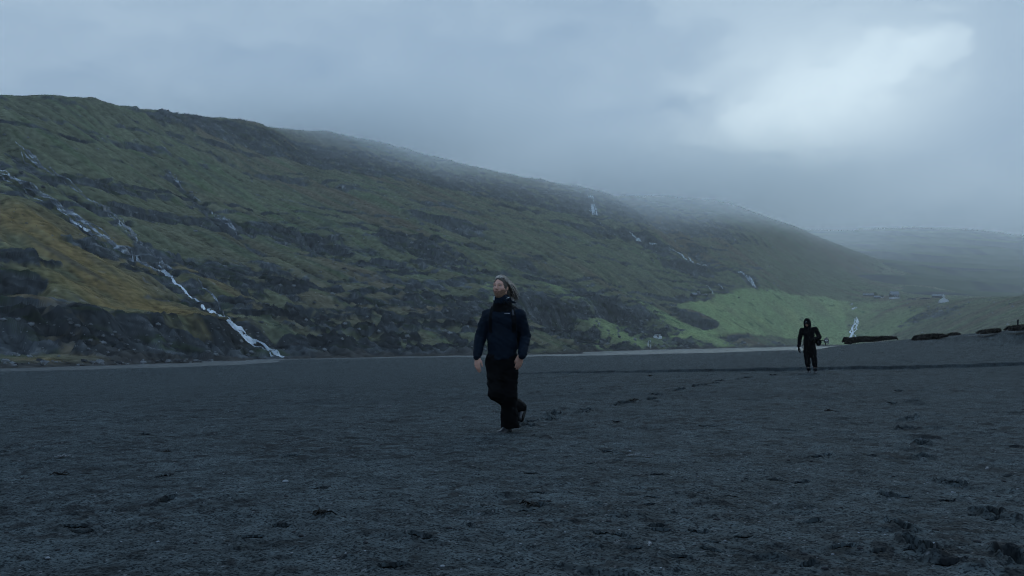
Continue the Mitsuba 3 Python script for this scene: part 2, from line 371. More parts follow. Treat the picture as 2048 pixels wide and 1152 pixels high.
def mixc(a, b, t):
    return a * (1 - t[..., None]) + np.asarray(b, float) * t[..., None]

col = np.empty(LX.shape + (3,))
col[:] = (0.078, 0.086, 0.050)                                                       # moor grass
col = mixc(col, (0.086, 0.074, 0.048), sstep(-0.2, 0.8, M['big'] + 0.5 * M['c_big'] * 0.5))   # heather and dead blades
col = mixc(col, (0.064, 0.092, 0.042), 0.8 * sstep(0.2, 1.6, M['c_mid'] - 0.6 * M['big']))      # greener seeps
col = mixc(col, (0.128, 0.092, 0.036), 0.88 * np.minimum(M['rust'], 1) * sstep(-0.9, 0.5, M['rough'] + 0.4 * M['c_mid'] + 0.35))
col = mixc(col, (0.148, 0.196, 0.082), np.minimum(1.15 * M['green'], 1))
col = mixc(col, (0.190, 0.212, 0.084), 0.6 * M['green'] * sstep(0.0, 0.7, N2.fbm(LX / 45, LY / 45, 3)))
col = mixc(col, (0.110, 0.120, 0.062), 0.70 * M['green'] * sstep(-0.1, 0.6, N4.fbm(LX / 22, LY / 60, 3)))
col = mixc(col, (0.045, 0.068, 0.030), 0.85 * (M['green'] > 0.4) * sstep(1.35, 1.8, M['c_fine'] + 0.6 * M['c_mid']))  # field drains
col = mixc(col, (0.036, 0.036, 0.030), 0.7 * sstep(0.9, 1.9, M['c_mid'] + 0.3 * M['c_fine']) * M['hill'] * (1 - M['green']))            # bare peat runnels
col = mixc(col, (0.120, 0.115, 0.095), 0.35 * sstep(0.75, 1.0, M['rough2'] + 0.2) * M['hill'] * (1 - M['green']))    # bleached tufts
col *= np.array([1.50, 1.42, 1.50])
rockc = np.empty_like(col)
rockc[:] = (0.056, 0.062, 0.066)
rockc = mixc(rockc, (0.125, 0.130, 0.135), sstep(0.0, 0.8, N4.fbm(LX / 2.6, LZ / 0.9 + LY / 2.6, 4)))
rockc = mixc(rockc, (0.016, 0.018, 0.019), 0.8 * sstep(0.1, 0.6, N2.fbm(LX / 4.0 + 9, LZ / 1.1 + LY / 4.0, 4)))
rockc = mixc(rockc, (0.22, 0.22, 0.215), 0.7 * sstep(0.62, 0.95, N1.fbm(LX / 1.7, LZ / 1.0 + LY / 1.7, 2)))           # lichen
rockc = mixc(rockc, (0.045, 0.060, 0.030), 0.7 * sstep(0.15, 0.5, N3.fbm(LX / 4.0 + 3, LZ / 1.5 + LY / 4.0, 3)))     # moss on ledges
tone = np.mod(np.sin(M['bed_no'] * 12.9898) * 43758.5453, 1.0)                       # every lava bed has its own grey
rockc *= ((0.68 + 0.66 * tone) * (1 - 0.42 * np.clip(M['rocky'] * sstep(900, 500, np.exp(lr_g)), 0, 1)))[..., None]      # the crags are darker basalt
col = mixc(col, rockc, M['rock'])
col = mixc(col, (0.055, 0.052, 0.048), (1 - sstep(-2.6, -1.0, M['z0'] + 0.5 * M['rough'])))                          # gravel shore
col *= (1 + 0.30 * N4(LX / 0.9, LY / 0.9) + 0.34 * M['rough2'] + 0.42 * M['rough3'] + (0.15 * M['c_fine'] + 0.10 * M['c_mid']) * (1 - 0.7 * M['green']))[..., None]  # tussock shadow and peat painted in: hollows of the fine relief darker
col = np.clip(col, 0.004, 0.5)
scene['land_bsdf'] = {'type': 'twosided', 'bsdf': {'type': 'diffuse', 'reflectance': {'type': 'mesh_attribute', 'name': 'vertex_color'}}}
structure('hillside', ply(tm(np.stack([LX, LY, LZ], -1).reshape(-1, 3), grid_faces(*LX.shape)), 'land_bsdf', smooth=True, color=col.reshape(-1, 3)))

land_e = (LZ - CAM_Z) / np.exp(lr_g)
def on_land(px, py):
    """First point of the finished land on a line of sight."""
    d = ray(px, py)
    a, e = math.atan2(d[0], d[1]), d[2] / math.hypot(d[0], d[1])
    i = int(np.clip(np.searchsorted(az_c, a), 1, len(az_c) - 1))
    i = i if az_c[i] - a < a - az_c[i - 1] else i - 1
    hit = np.nonzero(land_e[i] >= e)[0]
    k = hit[0] if len(hit) else int(np.argmax(land_e[i]))
    r = math.exp(lr_g[i, k])
    return np.array([r * math.sin(a), r * math.cos(a), LZ[i, k]])

def land_z(x, y):
    x, y = np.atleast_1d(np.asarray(x, float)), np.atleast_1d(np.asarray(y, float))
    a, l = np.arctan2(x, y), 0.5 * np.log(x * x + y * y)
    i = np.clip(np.searchsorted(az_c, a), 1, len(az_c) - 1)
    i = np.where(az_c[i] - a < a - az_c[i - 1], i, i - 1)
    return np.array([np.interp(l[k], lr_g[i[k]], LZ[i[k]]) for k in range(len(x))])

# ------------------------------------------------------------------ the pale hill at the head of the valley
FAR = [(1100, 470, 2450), (1300, 462, 2500), (1500, 460, 2500), (1640, 462, 2550), (1700, 459, 2600), (1800, 457, 2700), (1900, 459, 2800), (2000, 468, 2900), (2048, 474, 2950), (2300, 505, 3000), (2450, 520, 3000)]
top = np.array([at(*q) for q in FAR])
nu, nv = 420, 160
uu = np.linspace(0, 1, nu)
s = np.linspace(0, 1, len(top))
ridge = np.stack([np.interp(uu, s, top[:, k]) for k in range(3)], 1)
vv = np.linspace(-0.5, 1.12, nv)
foot_dir = np.array([-0.25, -0.97])
FX = ridge[:, 0][:, None] + foot_dir[0] * 950 * (1 - vv)[None]
FY = ridge[:, 1][:, None] + foot_dir[1] * 950 * (1 - vv)[None]
prof = np.where(vv < 1, sstep(-0.9, 1.25, vv) / sstep(-0.9, 1.25, 1.0), 1 - 0.6 * (vv - 1))
FZ = 20 + (ridge[:, 2][:, None] - 20) * prof[None]
hh = FZ + 10 * N1.fbm(FX / 200, FY / 200, 3)
tt = hh / 34 - np.floor(hh / 34)
FZ = FZ + 20 * (sstep(0.55, 0.85, tt) - tt) * (vv < 1)[None] * 0.6 + 3 * N2.fbm(FX / 90, FY / 90, 2)
fcol = np.empty(FX.shape + (3,))
fcol[:] = (0.075, 0.090, 0.055)
fcol = mixc(fcol, (0.05, 0.053, 0.058), sstep(0.5, 0.62, tt) * (1 - sstep(0.85, 0.98, tt)) * sstep(-0.2, 0.2, N3.fbm(FX / 90, FY / 90, 3)))
structure('far_hill', ply(tm(np.stack([FX, FY, FZ], -1).reshape(-1, 3), grid_faces(nu, nv)), 'land_bsdf', smooth=True, color=fcol.reshape(-1, 3)))
# ------------------------------------------------------------------ black sand, lagoon, haze
SAND = [  # (px, py, metres ahead)
    (-900, 760, 95), (-900, 742, 118), (-900, 900, 11), (-300, 748, 122), (-300, 775, 60), (-300, 800, 33), (-300, 900, 11),
    (0, 741.5, 137), (0, 752, 105), (0, 770, 62), (0, 800, 30), (0, 880, 11), (0, 1152, 4.47), (300, 735.5, 152), (300, 750, 100), (300, 770, 55),
    (430, 730.5, 169), (560, 719.0, 227), (560, 740, 100), (560, 770, 45), (560, 870, 11.3), (900, 714.0, 265), (900, 735, 90), (900, 760, 41), (1010, 865, 11.55), (1010, 1152, 4.47),
    (1060, 714.5, 261), (1060, 749, 41), (1200, 710, 306), (1200, 725, 110), (1200, 746, 37), (1200, 860, 11.8), (1400, 704.5, 388), (1400, 722, 90), (1400, 744, 36.5),
    (1590, 699, 530), (1590, 712, 140), (1590, 742, 37), (1622, 748, 31), (1640, 692.5, 150), (1640, 706, 85), (1640, 720, 58), (1690, 686.5, 80), (1690, 702, 62), (1690, 740, 37), (1690, 800, 17.5),
    (1790, 682.5, 78), (1790, 702, 57), (1790, 738, 37), (1850, 678, 74), (1850, 700, 56), (1850, 737, 37.5), (1940, 663, 70), (1940, 690, 56), (1940, 735, 38), (2048, 646, 67), (2048, 690, 50), (2048, 733, 39), (2048, 865, 11.55), (2048, 1152, 4.47),
    (2400, 622, 64), (2400, 690, 45), (2400, 732, 38), (2400, 880, 11), (3200, 600, 60), (3200, 700, 38), (3200, 880, 11),
]
swld = np.array([at(*q) for q in SAND])
sr = np.hypot(swld[:, 0], swld[:, 1])
sa, sl, se = np.arctan2(swld[:, 0], swld[:, 1]), np.log(sr), swld[:, 2]
# behind each far edge the sand goes down: under the water, or down the back of the dune
ex = []
for px, py, Y in SAND:
    if (py < 702 and px >= 1640 and px not in (1640,) and py < 691) or (px == 1640 and py < 695) or (px > 2048 and py < 640):
        p = at(px, py, Y)
        for f, dz in ((1.25, -0.5), (1.7, -2.5), (2.4, -5.0)):
            ex.append((math.atan2(p[0], p[1]), math.log(math.hypot(p[0], p[1]) * f), p[2] + dz))
    if py < 749 and py > 694 and px < 1600 and Y > 110:
        p = at(px, py, Y)
        for f, dz in ((1.07, -0.35), (1.5, -1.3), (2.6, -2.6)):
            ex.append((math.atan2(p[0], p[1]), math.log(math.hypot(p[0], p[1]) * f), p[2] + dz))
for a in np.linspace(-1.0, 1.0, 9):
    for r_ in (0.5, 2.0):
        ex.append((a, math.log(r_), 0.0))
ex = np.array(ex)
sa, sl, se = np.concatenate([sa, ex[:, 0]]), np.concatenate([sl, ex[:, 1]]), np.concatenate([se, ex[:, 2]])
sand_rbf = RBFInterpolator(np.stack([sa, sl * 0.5], 1), se, kernel='linear', smoothing=0.002)
SA, SR = np.linspace(-1.1, 1.1, 260), np.linspace(math.log(0.5), math.log(900), 300)
qa, qr = np.meshgrid(SA, SR, indexing='ij')
sand_tab = sand_rbf(np.stack([qa.ravel(), qr.ravel() * 0.5], 1)).reshape(qa.shape)
sand_tab = gaussian_filter(sand_tab, [1.6, 1.0], mode='nearest')

def sand_base(x, y):
    a, l = np.arctan2(x, y), np.log(np.maximum(np.hypot(x, y), 0.5))
    z = map_coordinates(sand_tab, [(np.clip(a, -1.1, 1.1) - SA[0]) / (SA[1] - SA[0]), (l - SR[0]) / (SR[1] - SR[0])], order=1, mode='nearest')
    return z * sstep(2.6, 1.1, np.abs(a)) * 1.0

def on_sand(px, py):
    d = ray(px, py)
    Y = np.exp(np.linspace(math.log(3), math.log(700), 3000))
    P = np.array([0, 0, CAM_Z]) + d * (Y / d[1])[:, None]
    hit = np.nonzero(P[:, 2] <= sand_base(P[:, 0], P[:, 1]))[0]
    return P[hit[0]] if len(hit) else P[-1]

rng = np.random.default_rng(11)
# the low erosion step that crosses the beach
STEP = np.array([on_sand(px, py)[:2] for px, py in ((700, 753), (1060, 748), (1200, 746.5), (1400, 744.5), (1590, 742), (1690, 740), (1790, 738), (1850, 737), (1940, 735), (2048, 732.5), (2400, 730))])
# footprints: (px, py, turn in degrees, size)
PRINTS = []
def trail(pixels, size, turn, jitter=0.07):
    pts = np.array([on_sand(*p)[:2] for p in pixels])
    for k, p in enumerate(pts):
        q = pts[min(k + 1, len(pts) - 1)] - pts[max(k - 1, 0)]
        ang = math.atan2(q[1], q[0])
        off = (0.09 if k % 2 else -0.09) * np.array([-math.sin(ang), math.cos(ang)])
        PRINTS.append((*(p + off + rng.normal(0, jitter * 0.3, 2)), ang + rng.normal(0, 0.2), size * rng.uniform(0.85, 1.15)))
trail([(1990, 1112), (2010, 1027), (1872, 963), (1862, 916), (1822, 886), (1828, 856), (1808, 838), (1800, 808), (1790, 782), (1752, 752)], 1.2, 0)
trail([(1768, 1056), (1752, 990), (1872, 1098)], 0.9, 0)
trail([(1040, 852), (1065, 845), (1090, 838), (1120, 831), (1150, 826), (1182, 821), (1225, 811), (1262, 804), (1290, 797), (1322, 789), (1352, 782), (1372, 778), (1386, 774), (1410, 770), (1425, 766), (1442, 762), (1470, 758), (1500, 755), (1540, 751)], 1.4, 0)
trail([(1646, 744), (1662, 733), (1678, 728), (1694, 724.5), (1712, 719), (1724, 715), (1745, 709), (1770, 705), (1795, 702)], 0.95, 0)
trail([(1600, 738), (1630, 730), (1660, 722), (1690, 716), (1720, 711), (1750, 705), (1790, 700)], 0.8, 0)
trail([(1780, 706), (1800, 714), (1790, 722), (1810, 726)], 0.8, 0)
trail([(930, 785), (1145, 768), (1250, 845), (1420, 855), (1660, 822)], 0.55, 0)
for px, py in ((335, 1002), (660, 1030), (785, 1135), (1080, 1008), (505, 1070), (640, 978), (940, 1052), (150, 1048), (1215, 1080), (330, 955), (840, 1080), (1550, 955), (1620, 1045), (580, 912), (290, 870)):
    p = on_sand(px, py)
    PRINTS.append((p[0], p[1], rng.uniform(0, 3.1), rng.uniform(0.35, 0.6)))
for k in range(110):                                                            # kicked and wind-cut dents all over the near beach
    px, py = (rng.uniform(1050, 2048) if k % 5 else rng.uniform(0, 1100)), 770 + 370 * rng.random() ** 1.4
    p = on_sand(px, py)
    PRINTS.append((p[0], p[1], rng.uniform(-0.5, 0.5), rng.uniform(0.16, 0.42)))
PRINTS = np.array(PRINTS)
PRINTS[:, 3] *= 0.85
q_ = at(1009, 865.5, 11.55)
PRINTS = np.vstack([PRINTS, [q_[0], q_[1], -2.1, 0.42]])                         # the standing foot presses in

def sand_surface(x, y):
    """Height of the sand and how much of it is freshly turned up and damp."""
    r = np.hypot(x, y)
    z = sand_base(x, y)
    # the step: the far side lies higher
    sy_ = np.interp(x, STEP[:, 0], STEP[:, 1]) + 0.55 * N1.fbm(x / 3.0, y * 0 + 2, 3) + 0.20 * N2.fbm(x / 0.5, y * 0, 2)
    high = 0.10 * sstep(STEP[1, 0] - 6, STEP[5, 0], x) + 0.03 * sstep(-8, STEP[1, 0], x)
    dy = y - sy_
    face = sstep(-0.02, 0.10, dy)
    z = z + high * (face - sstep(0.1, 14, dy))
    cut = sstep(-0.03, 0.01, dy) * (1 - sstep(0.05, 0.09, dy)) * sstep(0.03, 0.08, high) * sstep(-0.55, 0.1, N3.fbm(x / 1.1, y * 0, 3) + 0.5 * sstep(2, 14, x))
    fade = sstep(0.6, 3.0, r)
    # wind-worked surface: long low swells, small lumps drawn out across the view, grains
    z = z + fade * (0.028 * N1.fbm(x / 1.5, y / 1.1, 3) + 0.024 * N2.fbm(x / 0.42 + 3, y / 0.30, 4))
    lump = N3.fbm(x / 0.30, y / 0.22 + 4, 3)
    patch = sstep(-0.25, 0.35, N4.fbm(x / 2.6, y / 2.2, 2))
    z = z + fade * patch * 0.060 * np.maximum(lump - 0.24, 0)
    fine = fade * (1 - sstep(18, 40, r)) * (0.007 * N4.fbm(x / 0.075, y / 0.055, 3))
    z = z + fine + 0.05 * sstep(30, 60, r) * N3.fbm(x / 3.5, y / 3.5, 3) + 0.13 * sstep(90, 130, r) * N2.fbm(x / 14, y / 9, 3)
    damp = np.zeros_like(x)
    flat = np.stack([x.ravel(), y.ravel()], 1)
    tree = cKDTree(flat)
    zf, df = z.ravel().copy(), damp.ravel()
    for px_, py_, ang, size in PRINTS:
        idx = tree.query_ball_point([px_, py_], 0.62 * size)
        if not idx:
            continue
        idx = np.array(idx)
        dx, dyy = flat[idx, 0] - px_, flat[idx, 1] - py_
        u_, v_ = (dx * math.cos(ang) + dyy * math.sin(ang)) / size, (-dx * math.sin(ang) + dyy * math.cos(ang)) / size
        wob = N2.fbm(flat[idx, 0] / 0.06 + px_, flat[idx, 1] / 0.06, 3)
        half = np.where(u_ > 0, 0.075, 0.062)
        q = np.sqrt((u_ / 0.185) ** 2 + (v_ / half) ** 2) + 0.16 * wob
        pit = 1 - sstep(0.70, 1.10, q)
        lip = np.exp(-((q - 1.30) / 0.26) ** 2) * (0.6 + 0.9 * np.maximum(wob, -0.4))
        zf[idx] += size * (-0.125 * pit + 0.036 * lip + 0.012 * wob * (q < 1.6))
        df[idx] = np.maximum(df[idx], np.maximum(pit, 0.9 * sstep(0.35, 0.75, lip + 0.25 * wob)))
    return zf.reshape(x.shape), np.maximum(df.reshape(x.shape), 0), cut, lump

a_near = np.concatenate([np.linspace(-1.0, -0.50, 50, endpoint=False), np.linspace(-0.50, 0.50, 1080), np.linspace(0.50, 1.0, 51)[1:]])
r_rows = np.exp(np.concatenate([np.linspace(math.log(0.8), math.log(4.2), 40, endpoint=False), np.linspace(math.log(4.2), math.log(33), 560, endpoint=False), np.linspace(math.log(33), math.log(47), 190, endpoint=False), np.linspace(math.log(47), math.log(90), 70, endpoint=False), np.linspace(math.log(90), math.log(760), 60)]))
GA, GR = np.meshgrid(a_near, r_rows, indexing='ij')
SX, SY = GR * np.sin(GA), GR * np.cos(GA)
SZ, DAMP, CUT, LUMP = sand_surface(SX, SY)
# the strip where the sand runs into grass is left to the turf banks
scol = np.empty(SX.shape + (3,))
scol[:] = (0.0455, 0.0550, 0.0555)
grain = sum(k * N(SX / w + 3 * w, SY / w) for N, w, k in ((N3, 0.022, 1.0), (N1, 0.045, 1.1), (N2, 0.11, 1.0), (N3, 0.27, 0.8), (N4, 0.65, 0.35)))
scol *= np.clip(1 + 0.34 * grain, 0.25, 2.2)[..., None]
wetline = sstep(0.35, 0.75, N3.fbm(SX / 14, SY / 2.2, 3) + 0.5 * sstep(-1.6, -2.9, SZ))
scol = mixc(scol, (0.027, 0.036, 0.040), 0.45 * wetline)
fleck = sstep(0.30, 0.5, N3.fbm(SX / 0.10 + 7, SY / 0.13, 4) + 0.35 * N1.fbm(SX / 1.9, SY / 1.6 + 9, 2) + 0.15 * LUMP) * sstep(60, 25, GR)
scol = mixc(scol, (0.010, 0.010, 0.010), 0.7 * fleck)                              # dark flecks over the nearer sand, a little denser on lumps
shell = sstep(1.14, 1.32, N4.fbm(SX / 0.019 + 5, SY / 0.019, 1) * 1.15) * sstep(24, 10, GR)
scol = mixc(scol, (0.15, 0.15, 0.15), 0.8 * shell)                                  # broken shell
def grains(p, n, uv):
    a_ = mikit.noise(p.x * 95, p.y * 95) * 0.6 + mikit.noise(p.x * 240, p.y * 240) * 0.4
    return 0.85 * mikit.smoothstep(0.42, 0.72, a_)
scene['sand_bsdf'] = {'type': 'twosided', 'bsdf': {'type': 'blendbsdf', 'weight': proc(grains),
                      'a_crust': {'type': 'principled', 'base_color': {'type': 'mesh_attribute', 'name': 'vertex_color'}, 'roughness': 0.75, 'specular': 0.10},
                      'b_grain': {'type': 'diffuse', 'reflectance': {'type': 'rgb', 'value': [0.0100, 0.0120, 0.0135]}}}}
sand_v = np.stack([SX, SY, SZ], -1).reshape(-1, 3)
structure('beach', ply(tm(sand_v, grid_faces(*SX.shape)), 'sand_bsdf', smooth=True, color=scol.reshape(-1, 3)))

def sand_z(x, y):
    """Height of the finished sand (nearest vertex blend)."""
    a, r = math.atan2(x, y), math.hypot(x, y)
    i = np.interp(a, a_near, np.arange(len(a_near)))
    j = np.interp(r, r_rows, np.arange(len(r_rows)))
    return float(map_coordinates(SZ, [[i], [j]], order=1)[0])

# the beach goes on behind the camera, at a coarse grain
ba = np.linspace(1.0, 2 * math.pi - 1.0, 120)
br = np.exp(np.linspace(math.log(0.8), math.log(90), 60))
BA, BR = np.meshgrid(ba, br, indexing='ij')
BX, BY = BR * np.sin(BA), BR * np.cos(BA)
edge = np.minimum(BA - 1.0, 2 * math.pi - 1.0 - BA)
BZ = sand_base(BX, BY) * (1 - sstep(0.0, 0.5, edge)) + 0.06 * N1.fbm(BX / 2, BY / 2, 3) * sstep(0, 0.2, edge)
scene['far_sand_bsdf'] = {'type': 'twosided', 'bsdf': {'type': 'diffuse', 'reflectance': {'type': 'rgb', 'value': [0.038, 0.051, 0.055]}}}
structure('beach_behind', ply(tm(np.stack([BX, BY, BZ], -1).reshape(-1, 3), grid_faces(*BX.shape)), 'far_sand_bsdf', smooth=True))
# still water of the lagoon, out to the open ground all round
scene['lagoon_bsdf'] = {'type': 'bumpmap', 'arbitrary': {'type': 'dielectric', 'int_ior': 1.33, 'ext_ior': 1.0}, 'scale': 1.0,
                        'bump': proc(lambda p, n, uv: 0.02 * mikit.fbm(p.x * 0.8, p.y * 0.5, 0, 3), eps=0.05)}
scene['lagoon_bsdf'] = {'type': 'twosided', 'bsdf': {'type': 'principled', 'base_color': {'type': 'rgb', 'value': [0.022, 0.030, 0.034]}, 'roughness': 0.32, 'specular': 0.5}}
wv = np.array([[-2150, -340, WATER_Z], [2150, -340, WATER_Z], [2150, 2950, WATER_Z], [-2150, 2950, WATER_Z]], float)
lagoon = trimesh.Trimesh(wv, [[0, 1, 2], [0, 2, 3]], process=False).subdivide().subdivide().subdivide().subdivide().subdivide()
structure('lagoon', ply(lagoon, 'lagoon_bsdf', smooth=False))
# ------------------------------------------------------------------ running water on the hillside
scene['foam_bsdf'] = {'type': 'twosided', 'bsdf': {'type': 'principled', 'base_color': proc(lambda p, n, uv: mikit.mix([0.10, 0.125, 0.14], [0.62, 0.66, 0.68], mikit.smoothstep(0.36, 0.66, mikit.fbm(p.x * 0.9, p.y * 0.9, p.z * 0.45, 3)))), 'roughness': 0.4, 'specular': 0.4}}
scene['fall_bsdf'] = {'type': 'twosided', 'bsdf': {'type': 'principled', 'base_color': proc(lambda p, n, uv: mikit.mix([0.36, 0.41, 0.44], [0.72, 0.75, 0.77], mikit.smoothstep(0.3, 0.7, mikit.fbm(p.x * 0.5, p.y * 0.5, p.z * 0.25, 3)))), 'roughness': 0.5, 'specular': 0.3}}
scene['thin_water_bsdf'] = {'type': 'twosided', 'bsdf': {'type': 'principled', 'base_color': proc(lambda p, n, uv: mikit.mix([0.045, 0.055, 0.065], [0.38, 0.42, 0.45], mikit.smoothstep(0.42, 0.72, mikit.fbm(p.x * 0.5, p.y * 0.5, p.z * 0.8, 3)))), 'roughness': 0.3, 'specular': 0.5}}
wrng = np.random.default_rng(5)

def strand(pixels, w0, w1, wander, n=None, lift=0.22, seed=0):
    """A tongue of water that lies on the ground along a course; widths and wander in metres."""
    P = np.array([on_land(*q) for q in pixels])
    s = np.concatenate([[0], np.cumsum(np.linalg.norm(np.diff(P[:, :2], axis=0), axis=1))])
    n = n or int(np.clip(s[-1] / 0.9, 14, 220))
    far_ = np.clip(1 - (np.linalg.norm(P[0]) - 420) / 900, 0.85, 1.0)
    w0, w1 = w0 * far_, w1 * far_
    t = np.linspace(0, s[-1], n)
    x, y = np.interp(t, s, P[:, 0]), np.interp(t, s, P[:, 1])
    tx, ty = np.gradient(x), np.gradient(y)
    l = np.hypot(tx, ty) + 1e-9
    nx_, ny_ = ty / l, -tx / l
    off = wander * N1.fbm(t / 15.0 + seed * 13.1, t * 0 + seed, 3) * 1.6
    x, y = x + nx_ * off, y + ny_ * off
    w = (w0 + (w1 - w0) * t / s[-1]) * np.clip(0.9 + 0.6 * N2.fbm(t / 5.0 + seed * 7.7, t * 0 + 3 * seed, 3), 0.35, 1.7) * 0.5
    w = w * sstep(-0.02, 0.06, t / s[-1]) * (1 - 0.6 * sstep(0.95, 1.0, t / s[-1]))
    across = np.array([-1, -0.55, 0, 0.55, 1])
    rise = np.array([-0.35, 0.7, 1.0, 0.7, -0.35]) * lift
    X = x[:, None] + nx_[:, None] * across * w[:, None]
    Y = y[:, None] + ny_[:, None] * across * w[:, None]
    Z = land_z(X.ravel(), Y.ravel()).reshape(X.shape)
    Z = 0.5 * Z + 0.5 * np.maximum(Z, land_z(x, y)[:, None]) + rise + 0.04 * N3(X / 0.8, Y / 0.8)
    return tm(np.stack([X, Y, Z], -1).reshape(-1, 3), grid_faces(n, 5))

def braid(pixels, w, spread, count, seed, keep=0.8):
    """Several thin strands that part and join again, with gaps where they run under stones."""
    out = []
    L = len(pixels)
    for k in range(count):
        a = wrng.uniform(0, 0.93)
        b = min(1.0, a + wrng.uniform(0.05, 0.17))
        t = np.linspace(a, b, 4)
        px = np.interp(t, np.linspace(0, 1, L), [p[0] for p in pixels])
        py = np.interp(t, np.linspace(0, 1, L), [p[1] for p in pixels])
        out.append(strand(list(zip(px, py)), w * wrng.uniform(0.5, 1.1), w * wrng.uniform(0.5, 1.2), spread, seed=seed + k, lift=0.18))
    return out

W = []
t = thing('stream', 'long stream from the left edge down to the shore, bright white at its foot', 'stream')
upper = [(-60, 318), (0, 345), (55, 375), (130, 420), (200, 470), (240, 497), (290, 528), (330, 552)]
part('braid', ply(cat(braid(upper, 0.58, 2.0, 50, 10)), 'thin_water_bsdf', smooth=True), t)
for k, (q, w0, w1, wd) in enumerate([([(300, 533), (330, 549), (345, 556)], 0.5, 1.2, 0.3), ([(342, 556), (362, 573), (390, 597), (420, 619), (437, 631)], 0.8, 1.7, 0.2), ([(430, 625), (455, 641), (470, 655), (492, 672)], 1.1, 1.7, 0.25),
                                    ([(455, 645), (470, 660), (490, 676), (507, 686)], 0.6, 1.6, 0.3), ([(478, 662), (500, 676), (512, 688)], 0.6, 1.5, 0.3), ([(508, 678), (528, 692), (545, 702), (563, 714)], 0.9, 1.3, 0.3),
                                    ([(500, 688), (525, 696), (540, 706), (548, 713)], 0.3, 0.6, 0.6), ([(540, 699), (556, 709), (566, 716)], 0.6, 1.0, 0.3)]):
    part('cascade', ply(strand(q, w0, w1, wd, seed=1 + k, lift=0.13), 'fall_bsdf', smooth=True), t)
part('side_fall', ply(strand([(140, 443), (158, 452), (168, 457), (176, 463)], 0.6, 1.1, 0.2, seed=9), 'foam_bsdf', smooth=True), t)
t = thing('stream', 'thin broken stream on the left hillside, above and right of the long white one', 'stream')
second = [(30, 285), (70, 320), (130, 365), (190, 407), (240, 440), (285, 490), (320, 520), (336, 545)]
part('braid', ply(cat(braid(second, 0.5, 2.0, 34, 40)), 'thin_water_bsdf', smooth=True), t)
for q_ in (strand([(186, 402), (205, 418), (225, 430)], 0.5, 0.9, 0.4, seed=41), strand([(318, 513), (328, 528), (334, 536)], 0.4, 0.4, 0.1, seed=42), strand([(243, 446), (262, 462), (275, 472)], 0.5, 0.6, 0.3, seed=43),):
    part('cascade', ply(q_, 'thin_water_bsdf', smooth=True), t)
single('stream', ply(cat(braid([(335, 340), (352, 358), (365, 378), (420, 420), (470, 462), (505, 497)], 0.45, 1.6, 18, 60)), 'thin_water_bsdf', smooth=True), 'faint hazy stream high on the slope, third water course from the left', 'stream')
t = thing('stream', 'short faint trickle on dark crags just right of the broad white cascade', 'stream')
for q_ in (strand([(395, 560), (410, 580), (430, 604)], 0.35, 0.6, 0.3, seed=70), strand([(425, 588), (440, 620), (455, 635)], 0.3, 0.5, 0.3, seed=71),):
    part('tongue', ply(q_, 'thin_water_bsdf', smooth=True), t)

def hanging(pixels, widths, count, seed, spread):
    """A free fall: strands that hang in front of the cliff, from the lip to the foot."""
    a, b = on_land(*pixels[0]), on_land(*pixels[-1])
    out = []
    for k in range(count):
        u0 = wrng.uniform(-0.5, 0.5)
        n = 26
        s = np.linspace(0, wrng.uniform(0.55, 1.0), n)
        r_dir = np.array([a[1], -a[0], 0]) / math.hypot(a[0], a[1])                  # to the right of the fall
        front = -np.array([a[0], a[1], 0]) / math.hypot(a[0], a[1])
        base = a + front * 2.5 + (b - a - front * 0.5) * s[:, None]
        base = base + r_dir * (u0 * (spread[0] + (spread[1] - spread[0]) * s) + 0.35 * N1(s * 6 + k, s * 0 + seed))[:, None] + front * (2.5 * s * (1 - 0.5 * s))[:, None]
        w = widths * wrng.uniform(0.5, 1.2) * (0.5 + 0.9 * s) * 0.5
        ang = np.linspace(0, 2 * math.pi, 7)[:-1]
        ring = base[:, None] + w[:, None, None] * (np.cos(ang)[None, :, None] * r_dir + 0.6 * np.sin(ang)[None, :, None] * front)
        f = []
        for i in range(n - 1):
            for j in range(6):
                p, q = i * 6 + j, i * 6 + (j + 1) % 6
                f += [[p, q, q + 6], [p, q + 6, p + 6]]
        out.append(tm(ring.reshape(-1, 3), np.array(f)))
    return out

t = thing('waterfall', 'tall thin waterfall dropping over the rim cliff into the low cloud', 'waterfall')
for q_ in hanging([(1178, 392), (1188, 437)], 0.8, 12, 3, (8.0, 7.0)):
    part('strand', ply(q_, 'fall_bsdf', smooth=True), t)
for q_ in (strand([(1148, 379), (1166, 386), (1178, 392)], 0.8, 1.6, 1.0, seed=80), strand([(1196, 440), (1206, 452)], 0.6, 1.0, 0.6, seed=81),):
    part('run_out', ply(q_, 'thin_water_bsdf', smooth=True), t)
t = thing('waterfall', 'uppermost small cascade below the rim waterfall, left of a dark crag', 'waterfall')
for q_ in (strand([(1259, 464), (1270, 472), (1276, 479), (1282, 485)], 1.2, 3.0, 0.5, seed=82), strand([(1262, 467), (1272, 478), (1279, 484)], 0.6, 1.5, 0.8, seed=83), strand([(1298, 486), (1306, 489), (1313, 492)], 1.4, 1.8, 0.4, seed=84),):
    part('tongue', ply(q_, 'fall_bsdf', smooth=True), t)
t = thing('waterfall', 'forked cascade in the middle of the far slope, second below the rim waterfall', 'waterfall')
for q_ in (strand([(1339, 498), (1352, 504), (1364, 510), (1374, 520)], 1.6, 2.6, 0.8, seed=85), strand([(1350, 503), (1362, 511), (1370, 517)], 0.8, 1.4, 1.0, seed=86), strand([(1376, 513), (1381, 518), (1386, 527)], 1.6, 2.4, 0.4, seed=87), strand([(1394, 527), (1405, 531), (1416, 535)], 1.2, 0.8, 0.5, seed=88),):
    part('tongue', ply(q_, 'fall_bsdf', smooth=True), t)
t = thing('waterfall', 'fan shaped waterfall at the upper edge of the bright green hay field', 'waterfall')
